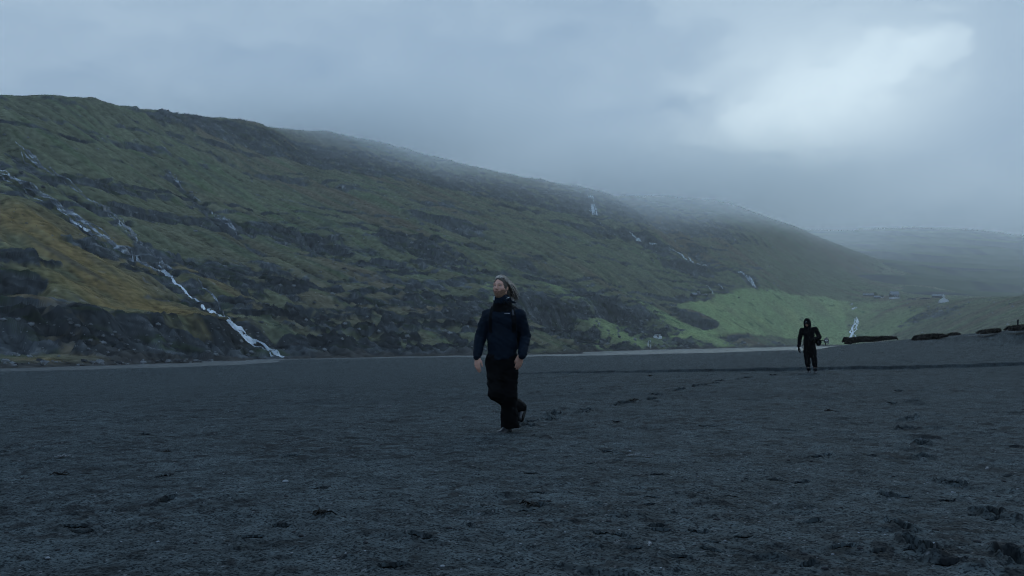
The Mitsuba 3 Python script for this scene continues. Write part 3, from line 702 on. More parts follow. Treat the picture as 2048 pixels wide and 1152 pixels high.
for q_ in (strand([(1474, 545), (1486, 548), (1499, 555), (1506, 564), (1510, 575)], 1.2, 3.4, 0.5, seed=89), strand([(1484, 547), (1494, 556), (1500, 566)], 0.7, 1.2, 0.6, seed=90), strand([(1495, 553), (1503, 562), (1506, 571)], 0.8, 2.0, 0.8, seed=91),):
    part('tongue', ply(q_, 'fall_bsdf', smooth=True), t)
single('stream', ply(strand([(1413, 570), (1418, 576), (1424, 582), (1426, 588)], 0.6, 0.9, 0.3, seed=92), 'fall_bsdf', smooth=True), 'thin white trickle directly above the dark farmhouses', 'stream')
single('stream', ply(strand([(1436, 567), (1441, 573), (1446, 580)], 0.7, 1.2, 0.3, seed=93), 'fall_bsdf', smooth=True), 'thin white trickle to the right above the farmhouses', 'stream')
t = thing('stream', 'narrow twin trickle running to the lagoon beside the boathouse', 'stream')
for q_ in (strand([(1298, 680), (1296.5, 690), (1298, 698)], 0.5, 0.8, 0.3, seed=94), strand([(1301, 678), (1301, 688), (1300.5, 697)], 0.5, 0.6, 0.3, seed=95),):
    part('tongue', ply(q_, 'thin_water_bsdf', smooth=True), t)
t = thing('river', 'foaming white river tumbling from the farms down to the lagoon on the right', 'river')
for q_ in (strand([(1713, 634), (1716, 639), (1714, 645), (1709, 651), (1706, 660), (1704, 672), (1703, 684)], 1.7, 3.2, 1.4, seed=96), strand([(1708, 636), (1711, 644), (1706, 652), (1700, 664), (1698, 682)], 1.0, 3.0, 2.0, seed=97),
                        strand([(1718, 640), (1712, 650), (1709, 662), (1710, 680)], 1.0, 2.0, 2.0, seed=98),):
    part('rapids', ply(q_, 'fall_bsdf', smooth=True), t)
for q_ in (strand([(1703, 619), (1708, 617), (1713, 615)], 2.0, 2.5, 1.0, seed=99), strand([(1702, 609), (1707, 608)], 1.2, 1.2, 0.3, seed=100),):
    part('pool', ply(q_, 'fall_bsdf', smooth=True), t)

# stones that frost has broken from the ledges: more than anyone would count
pts = []
for px0, px1, py0, py1, n in ((1180, 1340, 640, 692, 170), (0, 430, 722, 732, 130), (0, 560, 640, 715, 150), (560, 1180, 470, 705, 430), (0, 1100, 260, 480, 260), (1180, 1560, 460, 600, 160), (1300, 1640, 686, 697, 140), (1780, 2048, 600, 690, 90), (1820, 1900, 612, 640, 60)):
    for k in range(n):
        pts.append((wrng.uniform(px0, px1), wrng.uniform(py0, py1)))
ico = trimesh.creation.icosphere(1, 1.0)
V, F, C_ = [], [], []
for k, q in enumerate(pts):
    p = on_land(*q)
    d_ = ray(*q)
    if abs((p[2] - CAM_Z) / math.hypot(p[0], p[1]) - d_[2] / math.hypot(d_[0], d_[1])) > 0.004:      # that line of sight passes over the rim
        continue
    if p[2] < WATER_Z + 0.05 or np.hypot(p[0], p[1]) > 1500:
        continue
    size = (0.10 + 0.45 * wrng.random() ** 3) * (0.7 + np.hypot(p[0], p[1]) / 700)
    v = ico.vertices * (1 + 0.35 * wrng.uniform(-1, 1, (len(ico.vertices), 1))) * size * np.array([1.2, 1.0, 0.75])
    F.append(ico.faces + len(ico.vertices) * len(V))
    V.append(v + p + [0, 0, 0.15 * size])
    C_.append(np.tile(np.array([0.15, 0.155, 0.16]) * wrng.uniform(0.3, 1.6), (len(v), 1)))
scene['scree'] = ply(tm(np.vstack(V), np.vstack(F)), 'land_bsdf', smooth=False, color=np.vstack(C_))
for k_ in [k_ for k_ in scene if k_.endswith('__braid')]:
    labels[k_] = {'kind': 'stuff'}
labels['scree'] = {'kind': 'stuff', 'label': 'loose grey stones strewn over the hillside and its foot', 'category': 'stones'}
# ------------------------------------------------------------------ farms, church, boathouses
def flat(key, rgb, rough=0.8, amp=0.18, sc=1.5):
    r, g, b = rgb
    def fn(p, n, uv):
        k = 1 + amp * (mikit.fbm(p.x * sc, p.y * sc, p.z * sc * 2, 3) - 0.5) * 2
        return mi.Color3f(r * k, g * k, b * k)
    scene[key] = {'type': 'twosided', 'bsdf': {'type': 'principled', 'base_color': proc(fn), 'roughness': rough, 'specular': 0.25}}
flat('tarred_wood', (0.016, 0.017, 0.020))
flat('white_paint', (0.72, 0.73, 0.73))
flat('grey_roof', (0.20, 0.22, 0.24))
flat('turf_roof', (0.050, 0.062, 0.028), amp=0.5)
flat('dry_stone', (0.075, 0.075, 0.078), amp=0.6, sc=2.5)
flat('window_glass', (0.30, 0.34, 0.37), rough=0.1, amp=0.05)
flat('grey_timber', (0.16, 0.15, 0.14), amp=0.3, sc=4)

def box_mesh(x0, x1, y0, y1, z0, z1):
    m = trimesh.creation.box(extents=[x1 - x0, y1 - y0, z1 - z0])
    m.apply_translation([(x0 + x1) / 2, (y0 + y1) / 2, (z0 + z1) / 2])
    return m

def prism(poly, y0, y1):
    """A polygon in the xz plane drawn out along y."""
    from shapely.geometry import Polygon
    m = trimesh.creation.extrude_polygon(Polygon(poly), y1 - y0, engine='earcut')
    m.apply_transform([[1, 0, 0, 0], [0, 0, -1, y1], [0, 1, 0, 0], [0, 0, 0, 1]])
    return m

def house(kind, label, category, px, py, turn, L, Wd, wall_h, roof_h, wall='tarred_wood', roof='turf_roof', plinth=0.6, plinth_mat='white_paint', front=(), gable=(), door=None, chimney=None, group=None, turret=False, sink=0.8, scale=1.0):
    """A gabled house: ridge along local x, long front towards local -y, one gable towards local -x. Lists of windows: (place, height, width, tall)."""
    t = thing(kind, label, category, group)
    p = on_land(px, py)
    face = math.atan2(p[0], p[1])
    Rm = trimesh.transformations.rotation_matrix(-face + math.radians(turn), [0, 0, 1])
    Rm[:3, 3] = p
    def put(name, m, mat, parent=t):
        m = m.copy()
        m.apply_scale(scale)
        m.apply_transform(Rm)
        return part(name, ply(m, mat), parent)
    hx, hy = L / 2, Wd / 2
    put('plinth', box_mesh(-hx - 0.06, hx + 0.06, -hy - 0.06, hy + 0.06, -sink, plinth), plinth_mat)
    w = put('wall', cat([prism([(-hy, plinth), (hy, plinth), (hy, plinth + wall_h), (0, plinth + wall_h + roof_h - 0.06), (-hy, plinth + wall_h)], -hx, hx)]).apply_transform([[0, -1, 0, 0], [1, 0, 0, 0], [0, 0, 1, 0], [0, 0, 0, 1]]), wall)
    ov, th = 0.35, 0.22
    sl = roof_h / hy
    z1, z2 = plinth + wall_h + roof_h, plinth + wall_h - ov * sl
    rm = prism([(-hy - ov, z2), (0, z1), (hy + ov, z2), (hy + ov, z2 + th), (0, z1 + th * 1.25), (-hy - ov, z2 + th)], -hx - 0.3, hx + 0.3).apply_transform([[0, -1, 0, 0], [1, 0, 0, 0], [0, 0, 1, 0], [0, 0, 0, 1]])
    rkey = put('roof', rm, roof)
    for u, z, ww, wh in front:
        f = put('window', cat([box_mesh(u - ww / 2, u + ww / 2, -hy - 0.10, -hy + 0.05, z - wh / 2, z - wh / 2 + 0.16), box_mesh(u - ww / 2, u + ww / 2, -hy - 0.10, -hy + 0.05, z + wh / 2 - 0.16, z + wh / 2),
                               box_mesh(u - ww / 2, u - ww / 2 + 0.16, -hy - 0.097, -hy + 0.05, z - wh / 2 + 0.16, z + wh / 2 - 0.16), box_mesh(u + ww / 2 - 0.16, u + ww / 2, -hy - 0.097, -hy + 0.05, z - wh / 2 + 0.16, z + wh / 2 - 0.16),
                               box_mesh(u - 0.05, u + 0.05, -hy - 0.094, -hy + 0.05, z - wh / 2 + 0.16, z + wh / 2 - 0.16)]), 'white_paint')
        put('pane', box_mesh(u - ww / 2 + 0.1, u + ww / 2 - 0.1, -hy - 0.05, -hy + 0.06, z - wh / 2 + 0.1, z + wh / 2 - 0.1), 'window_glass', f)
    for v, z, ww, wh in gable:
        f = put('window', cat([box_mesh(-hx - 0.10, -hx + 0.05, v - ww / 2, v + ww / 2, z - wh / 2, z - wh / 2 + 0.16), box_mesh(-hx - 0.10, -hx + 0.05, v - ww / 2, v + ww / 2, z + wh / 2 - 0.16, z + wh / 2),
                               box_mesh(-hx - 0.097, -hx + 0.05, v - ww / 2, v - ww / 2 + 0.16, z - wh / 2 + 0.16, z + wh / 2 - 0.16), box_mesh(-hx - 0.097, -hx + 0.05, v + ww / 2 - 0.16, v + ww / 2, z - wh / 2 + 0.16, z + wh / 2 - 0.16)]), 'white_paint')
        put('pane', box_mesh(-hx - 0.05, -hx + 0.06, v - ww / 2 + 0.1, v + ww / 2 - 0.1, z - wh / 2 + 0.1, z + wh / 2 - 0.1), 'window_glass', f)
    if door is not None:
        put('door', box_mesh(door - 0.55, door + 0.55, -hy - 0.09, -hy + 0.05, 0.1, 2.2), 'grey_timber')
    if chimney is not None:
        put('chimney', box_mesh(chimney - 0.4, chimney + 0.4, -0.4, 0.4, z1 - 0.5, z1 + 1.1), 'white_paint' if turret else 'dry_stone', rkey)
    if turret:
        put('bell_turret', cat([box_mesh(-hx + 0.1, -hx + 1.7, -0.8, 0.8, z1 - 0.6, z1 + 1.6), prism([(-1.0, z1 + 1.6), (1.0, z1 + 1.6), (0, z1 + 2.9)], -0.9, 0.9).apply_transform([[0, -1, 0, -hx + 0.9], [1, 0, 0, 0], [0, 0, 1, 0], [0, 0, 0, 1]])]), 'white_paint')
    return t

def ground_metres(px, py):
    p = on_land(px, py)
    return math.hypot(p[0], p[1]) / FOCAL          # metres to one pixel of the photograph there

m = ground_metres(1315, 675)
house('boathouse', 'small dark boathouse with two bright windows and white footing beside the lagoon', 'boathouse', 1315, 676, 4, 16.0 * m, 12 * m, 4.2 * m, 3.2 * m, roof='tarred_wood', plinth=3.4 * m, front=((-3.4 * m, 5.6 * m, 5.0 * m, 3.4 * m), (3.6 * m, 5.6 * m, 5.0 * m, 3.4 * m)), door=0.2)
m = ground_metres(1653, 684)
house('boathouse', 'tiny dark hut with two white windows by the river mouth, right of the hooded walker', 'boathouse', 1653, 686, 90, 9 * m, 9.0 * m, 5.0 * m, 4.2 * m, roof='tarred_wood', plinth=1.6 * m, plinth_mat='dry_stone', gable=((-1.5 * m, 4.6 * m, 1.9 * m, 1.9 * m), (1.5 * m, 4.6 * m, 1.9 * m, 1.9 * m)))
m = ground_metres(1395, 592)
house('barn', 'dark barn with paler roof at the left end of the farm above the hay field', 'barn', 1387, 595, 52, 12 * m, 6.5 * m, 4.0 * m, 3.0 * m, roof='grey_roof', plinth=0.4, plinth_mat='dry_stone')
house('farmhouse', 'dark farmhouse with white gable windows, middle of the farm above the hay field', 'house', 1397, 591.5, 88, 8 * m, 9.5 * m, 3.6 * m, 4.2 * m, plinth=0.5, plinth_mat='dry_stone', gable=((-1.2 * m, 5.4 * m, 1.7 * m, 1.9 * m), (1.4 * m, 5.4 * m, 1.7 * m, 1.9 * m), (-3.0 * m, 2.6 * m, 2.0 * m, 1.8 * m), (3.0 * m, 2.6 * m, 2.6 * m, 1.8 * m)), chimney=0.0)
house('farmhouse', 'long low dark farmhouse with white windows, right end of the farm above the field', 'house', 1409.5, 591.5, 3, 14 * m, 6.5 * m, 3.4 * m, 3.0 * m, plinth=0.5, plinth_mat='dry_stone', front=((-4.4 * m, 2.5 * m, 2.6 * m, 1.7 * m), (-1.0 * m, 2.5 * m, 2.0 * m, 1.7 * m), (2.4 * m, 2.5 * m, 1.6 * m, 1.7 * m), (4.9 * m, 2.5 * m, 1.2 * m, 1.7 * m)), chimney=-1.5)
house('shed', 'small dark shed behind the right end of the farm above the hay field', 'shed', 1419, 587, 20, 6 * m, 5 * m, 2.6 * m, 2.4 * m, plinth=0.3, plinth_mat='dry_stone')
m = ground_metres(1788, 596)
house('farmhouse', 'dark house with a light grey roof and white footing standing alone beyond the river', 'house', 1788.5, 597, 24, 15.0 * m, 10.0 * m, 5.0 * m, 5.6 * m, roof='grey_roof', plinth=2.2 * m, front=((-0.6 * m, 4.4 * m, 2.0 * m, 2.0 * m), (3.8 * m, 4.4 * m, 2.0 * m, 2.0 * m)), gable=((0.0, 8.4 * m, 1.8 * m, 1.8 * m),), chimney=1.0)
m = ground_metres(1755, 597)
house('barn', 'long low barn with a pale roof, left end of the farm cluster beyond the river', 'barn', 1737, 592, 2, 19 * m, 5 * m, 1.8 * m, 1.8 * m, wall='dry_stone', roof='grey_roof', plinth=0.3, plinth_mat='dry_stone')
house('farmhouse', 'small turf roofed cottage in the farm cluster left of the lone grey roofed house', 'house', 1750, 592, 30, 7 * m, 5 * m, 2.2 * m, 3.0 * m, wall='dry_stone', plinth=0.3, plinth_mat='dry_stone', chimney=0.5)
house('shed', 'low shed with a pale roof in front of the turf roofed cottage beyond the river', 'shed', 1754.5, 597, -6, 11 * m, 5 * m, 2.0 * m, 1.8 * m, wall='dry_stone', roof='grey_roof', plinth=0.3, plinth_mat='dry_stone')
house('shed', 'dark turf roofed shed with white footing at the right of the cluster beyond the river', 'shed', 1763, 595, 10, 7 * m, 5 * m, 1.8 * m, 2.2 * m, plinth=1.0 * m)
m = ground_metres(1887, 604)
house('church', 'small white gabled church with a bell turret on the green knoll', 'church', 1887.5, 604.5, 90, 20 * m, 17.5 * m, 1.6 * m, 6.6 * m, wall='white_paint', roof='turf_roof', plinth=0.8 * m, turret=True, door=None)
house('barn', 'long grey roofed house behind the white church', 'house', 1876, 596, 5, 22 * m, 7 * m, 3.4 * m, 2.6 * m, wall='dry_stone', roof='grey_roof', plinth=0.4, plinth_mat='dry_stone')

def stone_wall(label, ends, height, thick=0.7):
    """A dry stone wall that follows the ground, its stones built one by one where they show."""
    P = np.array([on_land(*q)[:2] for q in ends])
    s = np.concatenate([[0], np.cumsum(np.linalg.norm(np.diff(P, axis=0), axis=1))])
    n = max(6, int(s[-1] / 0.8))
    wr = np.random.default_rng(int(ends[0][0]))
    V = []
    for k in range(n):
        for lev in range(2):
            u = (k + 0.5 * lev + 0.5) / (n + 0.5) * s[-1]
            x, y = np.interp(u, s, P[:, 0]), np.interp(u, s, P[:, 1])
            z = land_z(x, y)[0]
            b = trimesh.creation.box(extents=[thick * wr.uniform(0.8, 1.1), s[-1] / n * wr.uniform(0.9, 1.15), height / 2 * wr.uniform(0.85, 1.2)])
            d = P[-1] - P[0]
            b.apply_transform(trimesh.transformations.rotation_matrix(math.atan2(d[1], d[0]) - math.pi / 2 + wr.normal(0, 0.08), [0, 0, 1]))
            b.apply_translation([x, y, z - 0.15 + height * (0.25 + 0.5 * lev)])
            V.append(b)
    single('stone_wall', ply(cat(V), 'dry_stone'), label, 'stone wall')
stone_wall('dark drystone wall left of the farm above the hay field', [(1350, 595), (1360, 594), (1371, 594)], 1.4)
stone_wall('drystone pen wall between the lone grey roofed house and the church, its left part', [(1814, 600), (1822, 599), (1831, 599.5)], 1.5)
stone_wall('drystone wall in front of the long grey roofed house, left of the church', [(1841, 598.5), (1850, 598.5), (1860, 599)], 1.7)
# ------------------------------------------------------------------ turf banks, post, plank, litter on the sand
scene['peat_bsdf'] = {'type': 'twosided', 'bsdf': {'type': 'diffuse', 'reflectance': proc(lambda p, n, uv: mikit.mix([0.0080, 0.0066, 0.0052], [0.040, 0.034, 0.027], mikit.smoothstep(0.35, 0.8, mikit.fbm(p.x * 9, p.y * 9, p.z * 14, 4))))}}
scene['blade_bsdf'] = {'type': 'twosided', 'bsdf': {'type': 'diffuse', 'reflectance': {'type': 'rgb', 'value': [0.030, 0.028, 0.014]}}}
brng = np.random.default_rng(23)

def turf_bank(label, top_pts, foot_py, Y0, Y1, back=0.8):
    """A broken edge of peaty turf: an upright ragged face, a soft top that runs back into the dune."""
    n = 90
    s = np.linspace(0, 1, n)
    q = np.array(top_pts, float)
    px = np.interp(s, np.linspace(0, 1, len(q)), q[:, 0])
    py = np.interp(s, np.linspace(0, 1, len(q)), q[:, 1])
    fy = np.interp(s, np.linspace(0, 1, len(foot_py)), foot_py)
    Y = Y0 + (Y1 - Y0) * s + 0.35 * N1.fbm(s * 7, s * 0 + Y0, 3)
    top = np.array([at(a, b, c) for a, b, c in zip(px, py, Y)])
    foot = np.array([at(a, b, c - 0.22) for a, b, c in zip(px, fy, Y)])
    top[:, 2] += 0.025 * N2.fbm(s * 40, s * 0, 3)
    rows = []
    for v in np.linspace(-0.25, 1, 9):
        p = foot + (top - foot) * v
        bulge = 0.12 * math.sin(max(v, 0) * math.pi) + 0.045 * N3.fbm(s * 34, s * 0 + v * 3.0, 3)
        p = p - np.stack([np.sin(px * 0), np.ones(n), np.zeros(n)], 1) * np.asarray(bulge)[:, None]
        rows.append(p)
    for v in np.linspace(0.08, 1, 6):
        p = top + np.array([0, back * v, 0]) + np.stack([0 * s, 0 * s, 0.03 * N2.fbm(s * 25, s * 0 + v * 4, 3) - (v ** 2) * 0.55 * np.maximum(top[:, 2] - foot[:, 2], 0.1) * 1.6], 1)
        rows.append(p)
    R = np.array(rows)
    for k in (0, 1, -2, -1):                                              # the ends crumble down into the sand
        R[:, k] = R[:, k] * 0.45 + foot[k] * 0.55 + [0, 0, -0.06]
    t = thing('turf_bank', label, 'turf bank')
    part('peat', ply(tm(R.reshape(-1, 3), grid_faces(R.shape[0], n)[:, ::-1]), 'peat_bsdf', smooth=True), t)
    V, F = [], []
    for k in range(520):
        u = brng.uniform(0.03, 0.97)
        i = u * (n - 1)
        b = np.array([np.interp(i, np.arange(n), top[:, c]) for c in range(3)]) + [0, brng.uniform(-0.06, 0.5), -0.02]
        h = brng.uniform(0.03, 0.10)
        lean = np.array([brng.normal(0, 0.5), brng.normal(-0.3, 0.4), 1.0]) * h
        if brng.random() < 0.35:
            lean[2] *= -0.7                                               # hangs over the edge
            b[1] -= 0.12
        side = np.array([0.006, brng.uniform(-0.004, 0.004), 0])
        F.append(np.array([[0, 1, 2]]) + 3 * len(V))
        V.append(np.stack([b - side, b + side, b + lean]))
    part('grass_fringe', ply(tm(np.vstack(V), np.vstack(F)), 'blade_bsdf'), t)
    labels[t + '__grass_fringe'] = {'kind': 'stuff'}

turf_bank('long dark turf bank at the left end of the dune edge, beside the river mouth', [(1688, 674), (1700, 675), (1720, 672.5), (1750, 673), (1770, 672), (1796, 672.5)], [685, 686, 682, 681.5, 679, 677], 80, 78)
turf_bank('dark turf bank second from the left along the dune edge', [(1828, 672.5), (1845, 669), (1870, 667), (1886, 668), (1897, 670)], [683, 682, 678, 674, 673], 74, 73)
turf_bank('small low fragment of turf just right of the second dark bank', [(1899, 668), (1908, 665.5), (1921, 666)], [671, 670, 669], 73, 72, 0.7)
turf_bank('blocky dark turf bank third along the dune edge, left of the post', [(1960, 661.5), (1975, 659), (1997, 656.5), (2002, 659)], [667, 666, 664, 663], 69, 68)
turf_bank('dark turf bank at the right edge of the picture, below the post', [(2016, 654.5), (2030, 651), (2060, 648), (2140, 643)], [660, 660, 658, 655], 67, 65)
p = at(2038, 656, 67.5)
post = trimesh.creation.cylinder(0.055, 0.62, sections=10)
post.apply_transform(trimesh.transformations.rotation_matrix(0.06, [0, 1, 0]))
post.apply_translation(p + [0, 0.15, 0.24])
cap = trimesh.creation.cone(0.055, 0.06, sections=10)
cap.apply_translation(p + [0.018, 0.15, 0.55])
single('fence_post', ply(cat([post, cap]), 'tarred_wood', smooth=40), 'short dark wooden post standing on the dune at the right edge', 'post')
a, b = on_sand(1938, 675.5), on_sand(1972, 672)
d = b - a
plank = trimesh.creation.box(extents=[np.linalg.norm(d), 0.13, 0.05])
plank = plank.subdivide().subdivide()
plank.vertices += 0.008 * np.random.default_rng(3).normal(size=plank.vertices.shape)
plank.apply_transform(trimesh.transformations.rotation_matrix(math.atan2(d[1], d[0]), [0, 0, 1]))
plank.apply_translation((a + b) / 2 + [0, 0, 0.07])
flat('driftwood_bsdf', (0.17, 0.16, 0.15), amp=0.4, sc=8)
single('driftwood_plank', ply(plank, 'driftwood_bsdf', smooth=30), 'pale weathered plank lying on the dune below the turf banks', 'plank')

flat('pebble_pale', (0.22, 0.23, 0.24), amp=0.3, sc=40)
flat('pebble_dark', (0.022, 0.022, 0.023), amp=0.4, sc=40)
flat('straw_bsdf', (0.12, 0.105, 0.085), amp=0.3, sc=30)
flat('feather_bsdf', (0.26, 0.26, 0.26), amp=0.2, sc=60)
flat('weed_bsdf', (0.014, 0.012, 0.009), amp=0.4, sc=30)

def lump(size, seed):
    r_ = np.random.default_rng(seed)
    m_ = trimesh.creation.icosphere(2, 1.0)
    v = m_.vertices
    k = 1 + 0.28 * meshkit.fbm(v * 1.4 + seed * 3.3, 2, seed) - 0.14
    m_.vertices = v * k[:, None] * size * np.array([r_.uniform(0.9, 1.4), r_.uniform(0.8, 1.1), r_.uniform(0.5, 0.75)])
    m_.apply_transform(trimesh.transformations.rotation_matrix(r_.uniform(0, 6), [0, 0, 1]))
    return m_

def lay(px, py):
    p = on_sand(px, py)
    p[2] = sand_z(p[0], p[1])
    return p

VARIANT = [ply(lump(1.0, k), 'pebble_pale', smooth=True) for k in range(6)]
DARKV = [ply(lump(1.0, 20 + k), 'pebble_dark', smooth=True) for k in range(6)]
for k, (px, py, s_) in enumerate([(1868, 1094, .011), (571, 964, .020), (1720, 1040, .010), (1450, 1085, .008), (1905, 985, .010), (1780, 1000, .007), (95, 1120, .012), (885, 1138, .010), (1260, 905, .014), (1130, 1070, .007), (1640, 890, .010)]
                                + [(brng.uniform(0, 2048), 770 + 375 * brng.random() ** 1.3, brng.uniform(.003, .007)) for _ in range(90)]):
    p = lay(px, py)
    single('pebble', {**VARIANT[k % 6], 'to_world': T().translate((p + [0, 0, s_ * 0.25]).tolist()).rotate([0, 0, 1], 47.0 * k).scale(s_)}, 'small pale pebble lying loose on the black sand', 'pebble', 'pale pebbles strewn over the sand')
for k in range(70):
    px, py, s_ = brng.uniform(0, 2048), 765 + 380 * brng.random() ** 1.2, brng.uniform(.008, .020)
    p = lay(px, py)
    single('clod', {**DARKV[k % 6], 'to_world': T().translate((p + [0, 0, s_ * 0.1]).tolist()).rotate([0, 0, 1], 31.0 * k).scale(s_)}, 'small dark clod of damp sand on the beach', 'clod', 'dark clods on the sand')

def twig(length, seed, bend=0.25, r0=0.0022):
    """A bent dry stem lying on the ground, tapering to both ends."""
    r_ = np.random.default_rng(seed)
    n = 9
    t_ = np.linspace(-0.5, 0.5, n)
    c = np.stack([t_ * length, bend * length * (t_ ** 2 * 2 + r_.normal(0, 0.05) * t_) + 0.01 * r_.normal(size=n), 0.004 + 0.35 * length * np.maximum(0, r_.normal(0.05, 0.12)) * (0.25 - t_ ** 2)], 1)
    rad = r0 * (1 - 1.6 * np.abs(t_) ** 2)
    ang = np.linspace(0, 2 * math.pi, 6)[:-1]
    ring = c[:, None] + rad[:, None, None] * np.stack([0 * ang, np.cos(ang), np.sin(ang)], 1)[None]
    f = []
    for i in range(n - 1):
        for j in range(5):
            a_, b_ = i * 5 + j, i * 5 + (j + 1) % 5
            f += [[a_, b_ + 5, b_], [a_, a_ + 5, b_ + 5]]
    return tm(ring.reshape(-1, 3), np.array(f))
TW = [ply(twig(0.08 + 0.02 * k, k, 0.05 + 0.05 * (k % 4), 0.0018), 'straw_bsdf', smooth=True) for k in range(8)]
for k in range(80):
    px, py = (brng.uniform(1100, 2048) if k % 3 else brng.uniform(0, 1100)), 775 + 370 * brng.random() ** 1.5
    p = lay(px, py)
    f_ = 0.45 + 0.25 * brng.random() + 0.02 * max(p[1] - 8, 0)
    single('straw', {**TW[k % 8], 'to_world': T().translate((p + [0, 0, 0.003]).tolist()).rotate([0, 0, 1], float(brng.uniform(0, 360))).scale(float(f_))}, 'thin bent straw of dry grass lying on the black sand', 'straw', 'dry straws strewn over the sand')

def feather(length, seed):
    """A tattered feather: a curved shaft with ragged vanes of separate barbs."""
    r_ = np.random.default_rng(seed)
    V, F = [twig(length, seed, 0.25, 0.003).vertices], [twig(length, seed, 0.25, 0.003).faces]
    cnt = len(V[0])
    for k in range(46):
        u = r_.uniform(-0.35, 0.48)
        b = np.array([u * length, 0.25 * length * u * u * 2, 0.012])
        for sgn in (-1, 1):
            if r_.random() < 0.25:
                continue
            tip = b + np.array([0.10, sgn * 0.16 * (1 - 1.1 * abs(u)) , r_.uniform(0.0, 0.12)]) * length * r_.uniform(0.6, 1.1)
            V.append(np.stack([b + [-0.004, 0, 0], b + [0.005, 0, 0.002], tip]))
            F.append(np.array([[0, 1, 2]]) + cnt)
            cnt += 3
    return tm(np.vstack(V), np.vstack(F))
for k, (px, py, L_, turn, lab) in enumerate([(1268, 912, 0.14, 8, 'ragged pale feather on the sand in front of the walkers, left one of a pair'), (1295, 915, 0.10, -25, 'ragged pale feather on the sand, right one of a pair in front of the walkers'),
                                            (1300, 1098, 0.06, 80, 'small curled pale feather near the bottom edge, right of the middle'), (1975, 936, 0.07, 60, 'small pale feather on the sand near the right edge'),
                                            (125, 918, 0.14, 30, 'thin curved pale feather on the sand at the left'), (770, 816, 0.24, 10, 'pale tangle of feather left of the striding walker')]):
    p = lay(px, py)
    single('feather', {**ply(feather(L_, 50 + k), 'feather_bsdf'), 'to_world': T().translate((p + [0, 0, 0.004]).tolist()).rotate([0, 0, 1], float(turn))}, lab, 'feather')

def weed(size, seed):
    """A clump of dark seaweed: a handful of flat crinkled ribbons."""
    r_ = np.random.default_rng(seed)
    out = []
    for k in range(14):
        n = 8
        a_ = r_.uniform(0, 2 * math.pi)
        t_ = np.linspace(0, 1, n)
        c = np.stack([np.cos(a_ + t_ * r_.normal(0, 1.2)) * t_, np.sin(a_ + t_ * r_.normal(0, 1.2)) * t_ * 0.7, 0.10 + 0.35 * r_.random() * np.sin(t_ * math.pi) + 0.04 * np.sin(t_ * 14)], 1) * size
        w_ = size * 0.10 * np.sin(np.clip(t_ + 0.15, 0, 1) * math.pi * 0.95)
        nrm = np.array([-math.sin(a_), math.cos(a_), 0.4])
        ring = np.stack([c - nrm * w_[:, None], c + [0, 0, 0.006], c + nrm * w_[:, None]], 1)
        out.append(tm(ring.reshape(-1, 3), grid_faces(n, 3)))
    return cat(out)
for k, (px, py, s_, lab) in enumerate([(1660, 824, .10, 'small dark seaweed clump on the sand below the hooded walker'), (1268, 803, .13, 'dark seaweed clump beside the footprints between the two walkers'), (1060, 1008, .08, 'dark seaweed clump on the near sand, just right of the picture middle'),
                                       (785, 1135, .07, 'dark seaweed clump at the bottom edge, left of the middle'), (1300, 752, .12, 'small dark seaweed clump near the step in the sand, left of the hooded walker'), (640, 1030, .07, 'dark seaweed clump on the near sand, left of the middle'),
                                       (120, 950, .06, 'small dark seaweed clump near the left edge of the sand'), (330, 905, .06, 'small dark seaweed clump in the left part of the sand')]):
    p = lay(px, py)
    single('seaweed', {**ply(weed(s_, 70 + k), 'weed_bsdf', smooth=True), 'to_world': T().translate((p + [0, 0, -0.01]).tolist()).rotate([0, 0, 1], 57.0 * k)}, lab, 'seaweed')
